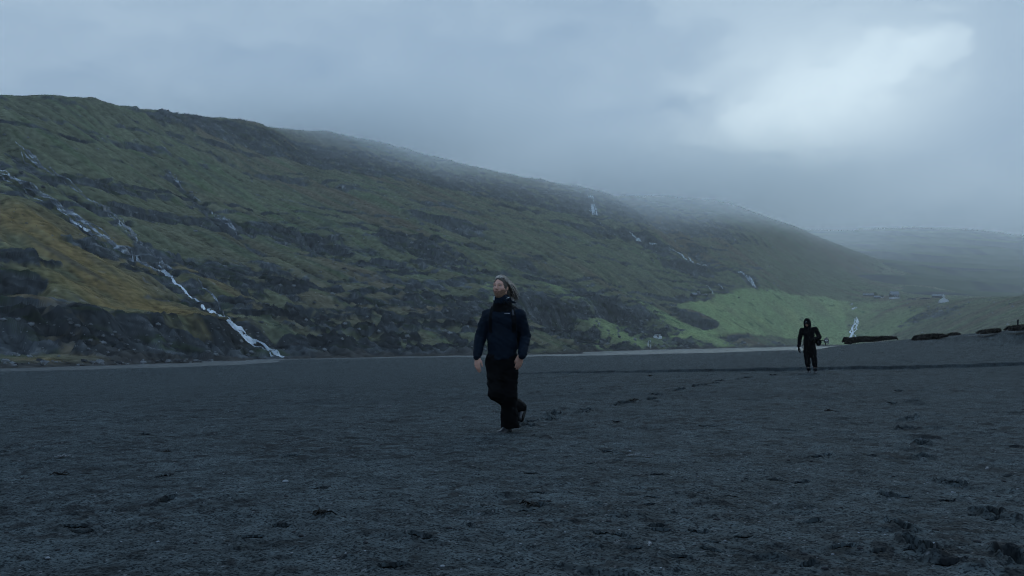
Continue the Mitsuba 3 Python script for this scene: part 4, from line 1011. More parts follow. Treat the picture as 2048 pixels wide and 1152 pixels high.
# ------------------------------------------------------------------ the two walkers
class Clay:
    """A block of signed distance to model in: capsules and ellipsoids flow into one another; mesh() draws the skin."""
    def __init__(self, lo, hi, h):
        self.lo, self.h = np.array(lo, float), h
        self.n = np.ceil((np.array(hi) - self.lo) / h).astype(int) + 1
        self.ax = [self.lo[k] + h * np.arange(self.n[k]) for k in range(3)]
        self.D = np.full(self.n, 0.2, np.float32)
    def box(self, lo, hi):
        i0 = np.clip(np.floor((np.array(lo) - self.lo) / self.h).astype(int), 0, self.n)
        i1 = np.clip(np.ceil((np.array(hi) - self.lo) / self.h).astype(int) + 1, 0, self.n)
        sl = tuple(slice(a, b) for a, b in zip(i0, i1))
        return sl, np.meshgrid(*[self.ax[k][sl[k]] for k in range(3)], indexing='ij')
    def put(self, sl, d, k, op):
        if d.size == 0:
            return
        o = self.D[sl]
        if op == 'add':
            q = np.maximum(k - np.abs(o - d), 0) / max(k, 1e-6)
            self.D[sl] = np.minimum(o, d) - q * q * k * 0.25
        else:
            q = np.maximum(k - np.abs(o + d), 0) / max(k, 1e-6)
            self.D[sl] = np.maximum(o, -d) + q * q * k * 0.25
    def cap(self, a, b, ra, rb, k=0.02, flat=None, op='add'):
        """flat: (unit axis, factor): the capsule is squeezed by the factor along that axis."""
        a, b = np.array(a, float), np.array(b, float)
        m = max(ra, rb) + k + 0.06
        sl, P = self.box(np.minimum(a, b) - m, np.maximum(a, b) + m)
        P = np.stack(P, -1)
        if flat is not None:
            ax_, f = np.array(flat[0], float), flat[1]
            P = P + ((P - a) @ ax_)[..., None] * ax_ * (1 / f - 1)
            b = b + ((b - a) @ ax_) * ax_ * (1 / f - 1)
        ab = b - a
        t = np.clip(((P - a) @ ab) / max(ab @ ab, 1e-12), 0, 1)
        self.put(sl, (np.linalg.norm(P - a - t[..., None] * ab, axis=-1) - (ra + (rb - ra) * t)).astype(np.float32), k, op)
        return self
    def ell(self, c, axes, radii, k=0.02, op='add'):
        c, axes, radii = np.array(c, float), np.array(axes, float), np.array(radii, float)
        m = radii.max() + k + 0.04
        sl, P = self.box(c - m, c + m)
        q = ((np.stack(P, -1) - c) @ axes.T) / radii
        l = np.linalg.norm(q, axis=-1)
        g = np.linalg.norm(q / radii, axis=-1) + 1e-9
        self.put(sl, (l * (l - 1) / g).astype(np.float32), k, op)
        return self
    def chain(self, pts, rad, k=0.02, flat=None):
        for i in range(len(pts) - 1):
            self.cap(pts[i], pts[i + 1], rad[i], rad[i + 1], k, flat)
        return self
    def below(self, z, k=0.004):
        """Keeps only what is under the height z (above it for a negative call through flip)."""
        sl = tuple(slice(0, n) for n in self.n)
        self.D = np.maximum(self.D, (self.ax[2] - z)[None, None, :].astype(np.float32))
        return self
    def above(self, z):
        self.D = np.maximum(self.D, (z - self.ax[2])[None, None, :].astype(np.float32))
        return self
    def rough(self, fn):
        """Adds fn(x, y, z) to the distance near the skin: folds and creases."""
        i = np.nonzero(np.abs(self.D) < 0.04)
        self.D[i] += fn(*[self.ax[k][i[k]] for k in range(3)]).astype(np.float32)
        return self
    def front(self, u, z):
        """How far the skin comes towards the camera at (u, z)."""
        i, k = int(round((u - self.lo[0]) / self.h)), int(round((z - self.lo[2]) / self.h))
        j = np.nonzero(self.D[i, :, k] < 0)[0]
        return self.ax[1][j[-1]] if len(j) else 0.0
    def mesh(self, keep_all=False):
        D = np.pad(self.D, 1, constant_values=0.2)
        s = D < 0
        c = np.zeros(np.array(D.shape) - 1, int)
        for dx, dy, dz in np.ndindex(2, 2, 2):
            c += s[dx:D.shape[0] - 1 + dx, dy:D.shape[1] - 1 + dy, dz:D.shape[2] - 1 + dz]
        act = (c > 0) & (c < 8)
        idx = np.full(act.shape, -1)
        cells = np.argwhere(act)
        idx[act] = np.arange(len(cells))
        pos, cnt = np.zeros((len(cells), 3)), np.zeros(len(cells))
        corners = list(np.ndindex(2, 2, 2))
        for p in corners:
            for ax_ in range(3):
                if p[ax_]:
                    continue
                q = list(p)
                q[ax_] = 1
                d0 = D[tuple((cells + p).T)]
                d1 = D[tuple((cells + q).T)]
                x = (d0 < 0) != (d1 < 0)
                t = np.where(x, d0 / np.where(x, d0 - d1, 1), 0)
                e = np.array(p, float)[None].repeat(len(cells), 0)
                e[:, ax_] += t
                pos[x] += e[x]
                cnt[x] += 1
        v = (cells + pos / cnt[:, None] - 1) * self.h + self.lo
        F = []
        for ax_ in range(3):
            b_, c_ = (ax_ + 1) % 3, (ax_ + 2) % 3
            d0 = s[:-1, :, :] if ax_ == 0 else s[:, :-1, :] if ax_ == 1 else s[:, :, :-1]
            d1 = s[1:, :, :] if ax_ == 0 else s[:, 1:, :] if ax_ == 1 else s[:, :, 1:]
            e = np.argwhere(d0 != d1)
            e = e[(e[:, b_] > 0) & (e[:, c_] > 0) & (e[:, b_] < D.shape[b_] - 1) & (e[:, c_] < D.shape[c_] - 1)]
            o = np.zeros(3, int)
            ob, oc = o.copy(), o.copy()
            ob[b_], oc[c_] = 1, 1
            q = [idx[tuple((e - ob - oc).T)], idx[tuple((e - oc).T)], idx[tuple(e.T)], idx[tuple((e - ob).T)]]
            inside = d0[tuple(e.T)]
            quad = np.stack(q, 1)
            quad[~inside] = quad[~inside][:, ::-1]
            F += [quad[:, [0, 1, 2]], quad[:, [0, 2, 3]]]
        m_ = tm(v, np.vstack(F))
        v0 = np.array(m_.vertices)
        trimesh.smoothing.filter_taubin(m_, lamb=0.5, nu=0.53, iterations=6)
        dv = np.array(m_.vertices) - v0
        ln_ = np.linalg.norm(dv, axis=1, keepdims=True)
        m_.vertices = v0 + dv * np.minimum(1, 0.9 * self.h / np.maximum(ln_, 1e-9))
        return m_

def unit(v):
    v = np.array(v, float)
    return v / np.linalg.norm(v)

class Figure:
    """Puts shapes made in the figure's own frame (u to the picture's right, d towards the camera, z up) where it stands."""
    def __init__(self, foot):
        a = math.atan2(foot[0], foot[1])
        self.M = np.eye(4)
        self.M[:3, :3] = np.array([[math.cos(a), -math.sin(a), 0], [-math.sin(a), -math.cos(a), 0], [0, 0, 1]])
        self.M[:3, 3] = foot
    def put(self, name, mesh, mat, parent, label=None, smooth=True, color=None):
        m_ = mesh.copy()
        v = m_.vertices @ self.M[:3, :3].T + self.M[:3, 3]
        return part(name, ply(tm(v, np.array(m_.faces)[:, ::-1]), mat, smooth=smooth, color=color), parent, label)

def cloth(key, rgb, amp=0.35, sc=60.0, rough=0.75, spec=0.2, sheen=0.0):
    r, g, b = rgb
    def fn(p, n, uv):
        k = 1 + amp * (mikit.fbm(p.x * sc, p.y * sc, p.z * sc, 2) - 0.5) * 2
        return mi.Color3f(r * k, g * k, b * k)
    scene[key] = {'type': 'twosided', 'bsdf': {'type': 'principled', 'base_color': proc(fn), 'roughness': rough, 'specular': spec, 'sheen': sheen}}
cloth('navy_shell', (0.0035, 0.0095, 0.0190), rough=0.7, spec=0.12)
cloth('black_cloth', (0.0042, 0.0042, 0.0046), spec=0.06)
cloth('black_strap', (0.0040, 0.0050, 0.0068), rough=0.6, spec=0.08)
cloth('grey_webbing', (0.034, 0.038, 0.044), rough=0.4, spec=0.4)
cloth('skin', (0.62, 0.34, 0.25), amp=0.12, sc=30, rough=0.5, spec=0.35)
cloth('cold_skin', (0.42, 0.23, 0.17), amp=0.12, sc=30, rough=0.5, spec=0.35)
cloth('hair_grey', (0.60, 0.53, 0.46), amp=0.6, sc=70, rough=0.5, spec=0.3)
cloth('hair_brown', (0.095, 0.075, 0.058), amp=0.4, sc=45, rough=0.5, spec=0.3)
cloth('hair_mid', (0.27, 0.235, 0.20), amp=0.5, sc=60, rough=0.5)
cloth('beard_hair', (0.28, 0.155, 0.10), amp=0.4, sc=80, rough=0.6)
cloth('boot_leather', (0.022, 0.022, 0.024), rough=0.4, spec=0.5)
cloth('boot_sole', (0.010, 0.009, 0.008))
cloth('lace', (0.22, 0.23, 0.24), amp=0.1)
cloth('eye_white', (0.42, 0.42, 0.42), amp=0.0, rough=0.2)
cloth('eye_dark', (0.02, 0.02, 0.02), amp=0.0, rough=0.1)
cloth('pale_print', (0.48, 0.50, 0.52), amp=0.05)
cloth('lens_dark', (0.008, 0.008, 0.010), amp=0.0, rough=0.08, spec=0.6)
cloth('lip', (0.22, 0.10, 0.085), amp=0.1)

def folds(amp, fx, fz, seed):
    """Creases that run mostly across a sleeve or a leg."""
    nn = (N1, N2, N3, N4)[seed % 4]
    def fn(x, y, z):
        w = nn(x * 3 + seed, y * 3 + z * 2) * 0.05
        a_ = nn.fbm((x + y * 0.6) * fx + seed * 3, (z + w + 0.4 * x) * fz, 3)
        b_ = nn.fbm((y - x * 0.5) * fx * 1.3, (z - 0.6 * x + w) * fz * 0.7 + 5, 2)
        return amp * (np.abs(a_) * 1.6 - 0.35) + amp * 0.7 * b_
    return fn

def hand(clay_lo, clay_hi, wrist, along, across, back, curl, spread=0.05, thumb_side=1, thumb_out=0.5):
    """A hand: palm, four fingers of unequal length with bent knuckles, and a thumb from the side of the palm.
    along: wrist to fingertips; across: towards the thumb side; back: out of the back of the hand."""
    h_ = Clay(clay_lo, clay_hi, 0.0034)
    al, ac, bk = unit(along), unit(across), unit(back)
    w = np.array(wrist, float)
    h_.cap(w - al * 0.05, w + al * 0.01, 0.025, 0.025, 0.01, (bk, 0.72))
    K = []
    for i, (off, ln) in enumerate(((0.029, 0.082), (0.010, 0.087), (-0.010, 0.083), (-0.028, 0.074))):
        k_ = w + al * ln + ac * off
        K.append(k_)
        h_.cap(w + al * 0.012 + ac * off * 0.55, k_, 0.0165, 0.0125, 0.012, (bk, 0.85))
    for i, (k_, seg) in enumerate(zip(K, ((0.040, 0.025, 0.020), (0.045, 0.029, 0.021), (0.041, 0.027, 0.020), (0.032, 0.020, 0.018)))):
        p, ang = k_, curl[i] * 0.35
        dirn = unit(al + ac * (0.045 - 0.03 * i) * spread * 20)
        r_ = (0.0100, 0.0102, 0.0098, 0.0086)[i]
        for j, s_ in enumerate(seg):
            d_ = dirn * math.cos(ang) - bk * math.sin(ang)
            q = p + d_ * s_
            h_.cap(p, q, r_ * (1 - 0.10 * j), r_ * (0.93 - 0.12 * j), 0.004)
            p, ang = q, ang + curl[i] * (0.62 if j == 0 else 0.45)
    b = w + al * 0.022 + ac * 0.024
    c1 = b + unit(al * 0.75 + ac * thumb_out - bk * 0.35) * 0.040
    c2 = c1 + unit(al * 0.95 + ac * thumb_out * 0.35 - bk * 0.30) * 0.032
    c3 = c2 + unit(al * 1.0 - ac * 0.02 - bk * 0.30) * 0.024
    h_.cap(b - al * 0.01, c1, 0.0165, 0.0125, 0.010).cap(c1, c2, 0.0118, 0.0105, 0.004).cap(c2, c3, 0.0105, 0.0080, 0.004)
    return h_.mesh()

# ---- the man in front, walking towards the left of the camera
foot = np.array(at(1010, 865, 11.55))
foot[2] = sand_z(foot[0], foot[1]) + 0.008
fig = Figure(foot)
man = thing('person', 'bareheaded person with long windblown hair and beard, dark blue jacket, striding on one foot', 'person')
f, l = unit([-0.31, 0.95, 0]), unit([0.95, 0.31, 0])            # chest: forward and its left (picture right)
fh, lh = unit([-0.47, 0.88, 0]), unit([0.88, 0.47, 0])          # head turned further
up = np.array([0, 0, 1.0])
fh_t, up_t = unit(fh + 0.03 * up), unit(up - 0.03 * fh)
sh_R, el_R, wr_R = np.array([-0.205, -0.06, 1.385]), np.array([-0.290, -0.05, 1.130]), np.array([-0.318, 0.06, 0.945])
sh_L, el_L, wr_L = np.array([0.168, 0.05, 1.392]), np.array([0.236, -0.01, 1.150]), np.array([0.200, 0.135, 0.955])
hip_R, kn_R, an_R = np.array([-0.120, -0.02, 0.88]), np.array([-0.112, 0.14, 0.500]), np.array([0.150, -0.23, 0.315])
hip_L, kn_L, an_L = np.array([0.045, 0.00, 0.88]), np.array([0.040, 0.05, 0.470]), np.array([0.022, -0.03, 0.10])
pel, wai, che, nek = np.array([-0.035, -0.01, 0.92]), np.array([-0.032, -0.01, 1.09]), np.array([-0.022, -0.01, 1.33]), np.array([-0.030, -0.005, 1.50])
hc = np.array([-0.048, 0.015, 1.728])

b = Clay([-0.48, -0.42, -0.02], [0.42, 0.32, 1.90], 0.0085)
b.cap(pel, wai, 0.135, 0.125, 0.06, (f, 0.72)).cap(wai, che, 0.125, 0.15, 0.06, (f, 0.72)).cap(che + l * 0.06, che - l * 0.06, 0.11, 0.11, 0.06)
b.cap(sh_R, sh_L, 0.052, 0.052, 0.05).cap(che, nek, 0.10, 0.06, 0.05).cap(nek, hc - up * 0.06, 0.058, 0.056, 0.03)
for s_, e_, w_ in ((sh_R, el_R, wr_R), (sh_L, el_L, wr_L)):
    b.chain([s_, e_, w_, w_ + unit(w_ - e_) * 0.02], [0.052, 0.042, 0.027, 0.025], 0.02)
for h_, k_, a_ in ((hip_R, kn_R, an_R), (hip_L, kn_L, an_L)):
    b.chain([h_, k_, a_], [0.082, 0.056, 0.040], 0.03)
b.cap(an_L, [-0.04, 0.08, 0.035], 0.030, 0.024, 0.02).cap(an_R + [0.01, 0, 0], [0.172, -0.15, 0.215], 0.026, 0.022, 0.02)
bm = b.mesh()
face = Clay(hc - 0.17, hc + 0.17, 0.0042)
face.ell(hc + fh_t * -0.004, [fh_t, lh, up_t], [0.098, 0.078, 0.108], 0.01)
face.ell(hc + fh_t * 0.030 - up_t * 0.060, [fh_t, lh, up_t], [0.066, 0.060, 0.070], 0.03)
face.ell(hc + fh_t * 0.050 - up_t * 0.108, [fh_t, lh, up_t], [0.030, 0.030, 0.022], 0.025)               # chin
face.cap(hc - up_t * 0.05 - fh_t * 0.01, hc - up_t * 0.17 - fh_t * 0.03, 0.060, 0.058, 0.03)            # neck
for sgn in (-1, 1):
    face.ell(hc + fh_t * 0.058 + lh * sgn * 0.046 - up_t * 0.030, [fh_t, lh, up_t], [0.026, 0.022, 0.020], 0.02)   # cheek
    face.ell(hc + fh_t * 0.097 + lh * sgn * 0.032 + up_t * 0.004, [fh_t, lh, up_t], [0.016, 0.020, 0.014], 0.010, 'cut')
    face.cap(hc + fh_t * 0.092 + lh * sgn * 0.014 + up_t * 0.025, hc + fh_t * 0.080 + lh * sgn * 0.050 + up_t * 0.024, 0.009, 0.008, 0.012)   # brow
    face.ell(hc - fh_t * 0.008 + lh * sgn * 0.080 - up_t * 0.012, [unit(fh_t + 0.3 * lh * sgn), lh, up_t], [0.022, 0.009, 0.034], 0.006)      # ear
face.cap(hc + fh_t * 0.094 + up_t * 0.012, hc + fh_t * 0.118 - up_t * 0.030, 0.0085, 0.0125, 0.012)      # nose
for sgn in (-1, 1):
    face.cap(hc + fh_t * 0.090 + lh * sgn * 0.020 + up_t * 0.013, hc + fh_t * 0.082 + lh * sgn * 0.046 + up_t * 0.012, 0.0070, 0.0065, 0.004)   # upper lid
    face.ell(hc + fh_t * 0.106 + lh * sgn * 0.012 - up_t * 0.034, [fh_t, lh, up_t], [0.011, 0.009, 0.009], 0.006)
face.cap(hc + fh_t * 0.103 + lh * -0.022 - up_t * 0.066, hc + fh_t * 0.103 + lh * 0.022 - up_t * 0.066, 0.0045, 0.0045, 0.005, None, 'cut')
fm = face.mesh()
wrist_R = wr_R + np.array([-0.004, 0.012, -0.035])
hR = hand([-0.43, -0.02, 0.72], [-0.22, 0.22, 1.00], wrist_R, [0.02, 0.16, -1.0], [0.80, 0.55, 0.10], [-0.55, 0.80, 0.12], (0.42, 0.48, 0.55, 0.62), 0.05)
wrist_L = wr_L + np.array([-0.016, 0.005, -0.025])
hL = hand([0.03, -0.06, 0.74], [0.30, 0.30, 1.02], wrist_L, [-0.24, -0.26, -1.0], [-0.80, 0.25, 0.25], [0.30, 0.95, 0.0], (0.35, 0.40, 0.45, 0.5), 0.03, 1, 0.35)
fig.put('body', cat([bm, fm, hR, hL]), 'skin', man)

j = Clay([-0.50, -0.32, 0.80], [0.46, 0.34, 1.70], 0.0080)
j.cap(pel + [0, 0.0, -0.03], wai, 0.172, 0.164, 0.05, (f, 0.80)).cap(wai, che - up * 0.02, 0.164, 0.166, 0.06, (f, 0.78)).cap(che + l * 0.09, che - l * 0.09, 0.122, 0.122, 0.05)
j.cap(sh_R + [0.015, 0.01, 0.005], sh_L + [-0.015, 0, 0.005], 0.074, 0.074, 0.05).cap(che + up * 0.05, nek + up * 0.01, 0.13, 0.085, 0.07)
for s_, e_, w_ in ((sh_R, el_R, wr_R), (sh_L, el_L, wr_L)):
    j.chain([s_, e_, w_], [0.074, 0.066, 0.053], 0.022)
j.cap(nek - up * 0.01, nek + up * 0.075, 0.088, 0.090, 0.03)
j.cap(nek + up * 0.07, nek + up * 0.20, 0.068, 0.068, 0.004, None, 'cut')                               # the collar stands open
j.above(0.878)
for w_, e_ in ((wr_R, el_R), (wr_L, el_L)):                                                               # sleeves end at the cuffs
    dirn = unit(w_ - e_)
    j.cap(w_ + dirn * 0.085, w_ + dirn * 0.16, 0.075, 0.075, 0.004, None, 'cut')
j.rough(folds(0.010, 7, 22, 1))
j.rough(lambda x, y, z: 0.006 * np.exp(-((x + 0.02 + 0.02 * np.sin(z * 9)) / 0.006) ** 2) * (y > 0))       # front zip
jk = fig.put('jacket', j.mesh(), 'navy_shell', man, 'dark blue shell jacket')
cuffs = []
for w_, e_, r_ in ((wr_R, el_R, 0.040), (wr_L, el_L, 0.040)):
    dirn = unit(w_ - e_)
    c = Clay(w_ - 0.12, w_ + 0.12, 0.006)
    c.cap(w_ - dirn * 0.02, w_ + dirn * 0.034, 0.054, 0.043, 0.01)
    fig.put('cuff', c.mesh(), 'navy_shell', jk)
g = Clay(nek + np.array([-0.13, -0.13, -0.02]), nek + np.array([0.13, 0.13, 0.17]), 0.006)                # black neck tube
g.cap(nek + up * 0.02, nek + up * 0.095 + fh * 0.012, 0.074, 0.070, 0.02).rough(folds(0.006, 9, 40, 2))
fig.put('neck_tube', g.mesh(), 'black_cloth', man)
col_ = Clay(nek + np.array([-0.17, -0.17, 0.0]), nek + np.array([0.19, 0.17, 0.14]), 0.006)
for a_ in np.linspace(0, 2 * math.pi, 15):
    r1 = np.array([math.cos(a_), math.sin(a_), 0])
    r2 = np.array([math.cos(a_ + 0.45), math.sin(a_ + 0.45), 0])
    dip = 0.03 * max(0, float(r1 @ fh))
    col_.cap(nek + r1 * 0.092 + up * 0.030, nek + r2 * 0.100 + up * (0.085 - dip), 0.014, 0.010, 0.015)
col_.cap(nek + [0.09, -0.02, 0.055], nek + [0.145, -0.03, 0.045], 0.016, 0.012, 0.02)
col_.rough(folds(0.0015, 8, 20, 3))
fig.put('collar', col_.mesh(), 'navy_shell', jk)
yk = Clay([-0.50, -0.32, 0.80], [0.46, 0.34, 1.70], 0.0080)                                              # black yoke below the collar
yx, yy, yz = np.meshgrid(*yk.ax, indexing='ij')
yk.D = np.maximum.reduce([j.D - 0.0055, (np.abs(yx + 0.03) - 0.115).astype(np.float32), (1.428 - yz + 0.05 * np.abs(yx + 0.03)).astype(np.float32), (yz - 1.56).astype(np.float32), (0.0 - yy).astype(np.float32)])
fig.put('yoke', yk.mesh(), 'black_cloth', jk)
ic = Clay(nek + np.array([-0.17, -0.17, 0.0]), nek + np.array([0.17, 0.17, 0.16]), 0.005)
ic.cap(nek + [-0.098, 0.035, 0.075], nek + [-0.092, 0.045, 0.112], 0.012, 0.008, 0.01).cap(nek + [0.052, 0.075, 0.085], nek + [0.075, 0.055, 0.100], 0.009, 0.007, 0.01)
fig.put('inner_collar', ic.mesh(), 'pale_print', jk, 'pale inner collar showing at the neck')
# pale lettering on the chest
bars, xx = [], 0.0
for wd, ht in ((.010, .010), (.006, .008), (.007, .008), (.006, .010), (.007, .008), (.005, .008), (.008, .010), (.007, .008)):
    u_, z_ = -0.018 + xx, 1.412
    bx_ = trimesh.creation.box(extents=[wd, 0.003, ht])
    bx_.apply_translation([u_, j.front(u_, z_) + 0.0045, z_])
    bars.append(bx_)
    xx += wd + 0.0026
fig.put('chest_print', cat(bars), 'pale_print', jk, 'small pale lettering on the chest', smooth=False)

dirn0 = unit(an_R - kn_R)
tr = Clay([-0.30, -0.40, 0.02], [0.30, 0.34, 1.02], 0.0080)
tr.cap(pel + up * 0.06, pel - up * 0.06, 0.150, 0.155, 0.05, (f, 0.80))
tr.chain([hip_R, kn_R], [0.108, 0.082], 0.05).cap(kn_R, an_R + dirn0 * 0.02, 0.082, 0.086, 0.02)
tr.chain([hip_L + [0.01, 0, 0], kn_L + [0.005, 0, 0], kn_L * 0.4 + an_L * 0.6 + [0.02, 0, 0], an_L + [0.035, -0.01, 0.035]], [0.110, 0.088, 0.088, 0.106], 0.05)
tr.above(0.095)
dirn = unit(an_R - kn_R)
tr.cap(an_R + dirn * 0.150, an_R + dirn * 0.24, 0.11, 0.11, 0.004, None, 'cut')
tr.rough(folds(0.013, 8, 16, 4))
fig.put('trousers', tr.mesh(), 'black_cloth', man, 'loose black trousers')

def boot(fig_, parent, ankle, heel, toe, sole_dir, scale=1.0):
    """A walking boot: shaft, upper, a separate sole slab, laces."""
    ankle, heel, toe, sd = np.array(ankle, float), np.array(heel, float), np.array(toe, float), unit(sole_dir)
    c = Clay(np.minimum(np.minimum(ankle, heel), toe) - 0.12, np.maximum(np.maximum(ankle, heel), toe) + 0.12, 0.0060)
    side = unit(np.cross(sd, toe - heel))
    c.cap(ankle - sd * 0.05, ankle, 0.046, 0.046, 0.02).cap(ankle, heel, 0.046, 0.040, 0.03).cap(heel, toe - sd * 0.004, 0.040, 0.040, 0.03, (sd, 0.85)).cap(ankle, toe * 0.65 + heel * 0.35 - sd * 0.012, 0.042, 0.036, 0.03)
    key = fig_.put('boot', c.mesh(), 'boot_leather', parent)
    s = Clay(np.minimum(heel, toe) - 0.10, np.maximum(heel, toe) + 0.10, 0.0060)
    s.cap(heel + sd * 0.026, toe + sd * 0.026, 0.044, 0.046, 0.01, (sd, 0.42))
    fig_.put('sole', s.mesh(), 'boot_sole', key)
    lc = []
    for q in np.linspace(0.25, 0.75, 4):
        p = ankle * (1 - q) + (toe * 0.65 + heel * 0.35 - sd * 0.012) * q - sd * 0.040 * (1 - 0.1 * q)
        x = trimesh.creation.cylinder(0.0028, 0.045, sections=6)
        zz, T_ = side, np.eye(4)
        xx_ = unit(np.cross(zz, [0.3, 0.5, 0.8]))
        T_[:3, :3] = np.stack([xx_, np.cross(zz, xx_), zz], 1)
        T_[:3, 3] = p
        x.apply_transform(T_)
        lc.append(x)
    fig_.put('lace', cat(lc), 'lace', key)
boot(fig, man, an_L + [0, 0.01, 0.0], [0.040, -0.075, 0.045], [-0.062, 0.115, 0.040], [0, 0, -1])
boot(fig, man, an_R + [0.015, 0.0, -0.01], [0.205, -0.27, 0.285], [0.170, -0.13, 0.195], unit([0.55, -0.35, -0.05]))

hr = Clay(hc - 0.22, hc + 0.25, 0.0055)
hr.ell(hc - fh_t * 0.010 + up_t * 0.008, [fh_t, lh, up_t], [0.104, 0.088, 0.116], 0.01)
hr.ell(hc + fh_t * 0.085 - up_t * 0.030, [fh_t, lh, up_t], [0.078, 0.074, 0.110], 0.012, 'cut')
hr.ell(hc + fh_t * 0.02 - up_t * 0.12, [fh_t, lh, up_t], [0.10, 0.12, 0.085], 0.012, 'cut')
hr.chain([hc - fh_t * 0.055 + lh * 0.020 + up_t * 0.02, hc + [0.070, -0.05, -0.06], hc + [0.100, -0.06, -0.150]], [0.066, 0.042, 0.022], 0.04)
hr.rough(lambda x, y, z: 0.006 * N2((x * 0.8 + y) * 70, (z + x) * 9))
fig.put('hair', hr.mesh(), 'hair_brown', man)
V, F, cnt = [], [], 0
VD, FD, cntd = [], [], 0
hrng = np.random.default_rng(8)
for k in range(3200):                                                    # loose locks that the wind draws back and to the right
    a_ = hrng.uniform(-3.14, 3.14)
    e_ = math.asin(hrng.uniform(0.05, 1.0)) if k < 2000 else math.asin(hrng.uniform(0.74, 1.0))
    dirn = unit(-fh_t * math.cos(a_) * math.cos(e_) + lh * math.sin(a_) * math.cos(e_) + up_t * math.sin(e_))
    if dirn @ fh_t > (0.66 if k < 2000 else 0.79) or (dirn @ fh_t > 0.40 and e_ < 0.80) or (dirn @ fh_t > 0.10 and e_ < 0.25):
        continue
    p0 = hc - fh_t * 0.010 + up_t * 0.008 + (fh_t * (dirn @ fh_t) * 0.104 + lh * (dirn @ lh) * 0.088 + up_t * (dirn @ up_t) * 0.116) * 1.03
    ln = hrng.uniform(0.15, 0.29)
    flow = unit(np.array([0.30, -0.34, -0.95]) + hrng.normal(0, 0.09, 3))
    n_ = 9
    p, d_ = p0.copy(), unit(-fh_t * 0.6 + dirn * 0.15 - up_t * 0.1 + lh * 0.15)
    line = [p.copy()]
    dark = e_ < 0.42 and dirn @ lh > 0.15
    out_ = np.array([0.1075, 0.0915, 0.1195]) + (hrng.uniform(0, 0.003) if dark else hrng.uniform(0.002, 0.007))
    for i in range(n_ - 1):
        d_ = unit(d_ * 0.70 + flow * 0.38)
        p = p + d_ * ln / n_
        q = p - (hc + up_t * 0.008 - fh_t * 0.01)
        qq = np.array([q @ fh_t / out_[0], q @ lh / out_[1], q @ up_t / out_[2]])
        if np.linalg.norm(qq) < 1.0:
            p = p + (q / np.linalg.norm(qq) - q)
        if p[2] < 1.53:
            p[2] = 1.53 + 0.2 * (p[2] - 1.53)
        line.append(p.copy())
    line = np.array(line)
    r_ = 0.0042 * np.sin(np.linspace(0.35, 1, n_) * math.pi * 0.93)
    t_ = np.gradient(line, axis=0)
    s1 = np.cross(t_, [0.2, 0.9, 0.3])
    s1 /= np.linalg.norm(s1, axis=1, keepdims=True) + 1e-9
    s2 = np.cross(t_, s1)
    s2 /= np.linalg.norm(s2, axis=1, keepdims=True) + 1e-9
    ang = np.array([0, 2.1, 4.2])
    pts_ = (line[:, None] + r_[:, None, None] * (np.cos(ang)[None, :, None] * s1[:, None] + np.sin(ang)[None, :, None] * s2[:, None])).reshape(-1, 3)
    base_ = cntd if dark else cnt
    (VD if dark else V).append(pts_)
    for i in range(n_ - 1):
        for q in range(3):
            a1, b1 = base_ + i * 3 + q, base_ + i * 3 + (q + 1) % 3
            (FD if dark else F).extend([[a1, b1, b1 + 3], [a1, b1 + 3, a1 + 3]])
    if dark:
        cntd += n_ * 3
    else:
        cnt += n_ * 3
lock = fig.put('hair_locks', tm(np.vstack(V), np.array(F)), 'hair_grey', man, 'long grey hair blown back to the right')
fig.put('hair_locks', tm(np.vstack(VD), np.array(FD)), 'hair_brown', man, 'darker hair behind the ear')
bd = Clay(hc - 0.17, hc + 0.17, 0.0042)                                   # short beard: a thin coat on the jaw and round the mouth
q3 = np.stack(np.meshgrid(*bd.ax, indexing='ij'), -1) - hc
qf, qs, qu = q3 @ fh_t, q3 @ lh, q3 @ up_t
coat = 0.0035 + 0.0025 * N3(q3[..., 0] * 150, q3[..., 2] * 70 + q3[..., 1] * 150)
line = qu + 0.057 + 0.30 * np.maximum(np.abs(qs) - 0.030, 0) * -1.0
mouth = np.sqrt((qs / 0.024) ** 2 + ((qu + 0.071) / 0.0095) ** 2) - 1
bd.D = np.maximum.reduce([face.D - coat.astype(np.float32), line.astype(np.float32), (0.012 - qf).astype(np.float32), (-0.020 * mouth).astype(np.float32), (-0.150 - qu).astype(np.float32)])
fig.put('beard', bd.mesh(), 'beard_hair', man)
for sgn in (-1, 1):
    e_ = trimesh.creation.icosphere(2, 0.0125)
    e_.apply_translation(hc + fh_t * 0.0745 + lh * sgn * 0.032 + up_t * 0.004)
    ek = fig.put('eye', e_, 'eye_white', man)
    i_ = trimesh.creation.icosphere(2, 0.0060)
    i_.apply_translation(hc + fh_t * 0.0820 + lh * sgn * 0.032 + up_t * 0.004)
    fig.put('iris', i_, 'eye_dark', ek)
    c = Clay(hc + fh_t * 0.09 - 0.07, hc + fh_t * 0.09 + 0.07, 0.004)
    c.cap(hc + fh_t * 0.0965 + lh * sgn * 0.016 + up_t * 0.027, hc + fh_t * 0.083 + lh * sgn * 0.050 + up_t * 0.028, 0.0050, 0.0040, 0.004)
    fig.put('eyebrow', c.mesh(), 'beard_hair', man)
c = Clay(hc + fh_t * 0.1 - up_t * 0.066 - 0.05, hc + fh_t * 0.1 - up_t * 0.066 + 0.05, 0.0035)
c.cap(hc + fh_t * 0.096 - lh * 0.021 - up_t * 0.071, hc + fh_t * 0.096 + lh * 0.021 - up_t * 0.071, 0.006, 0.006, 0.003)
fig.put('lips', c.mesh(), 'lip', man)

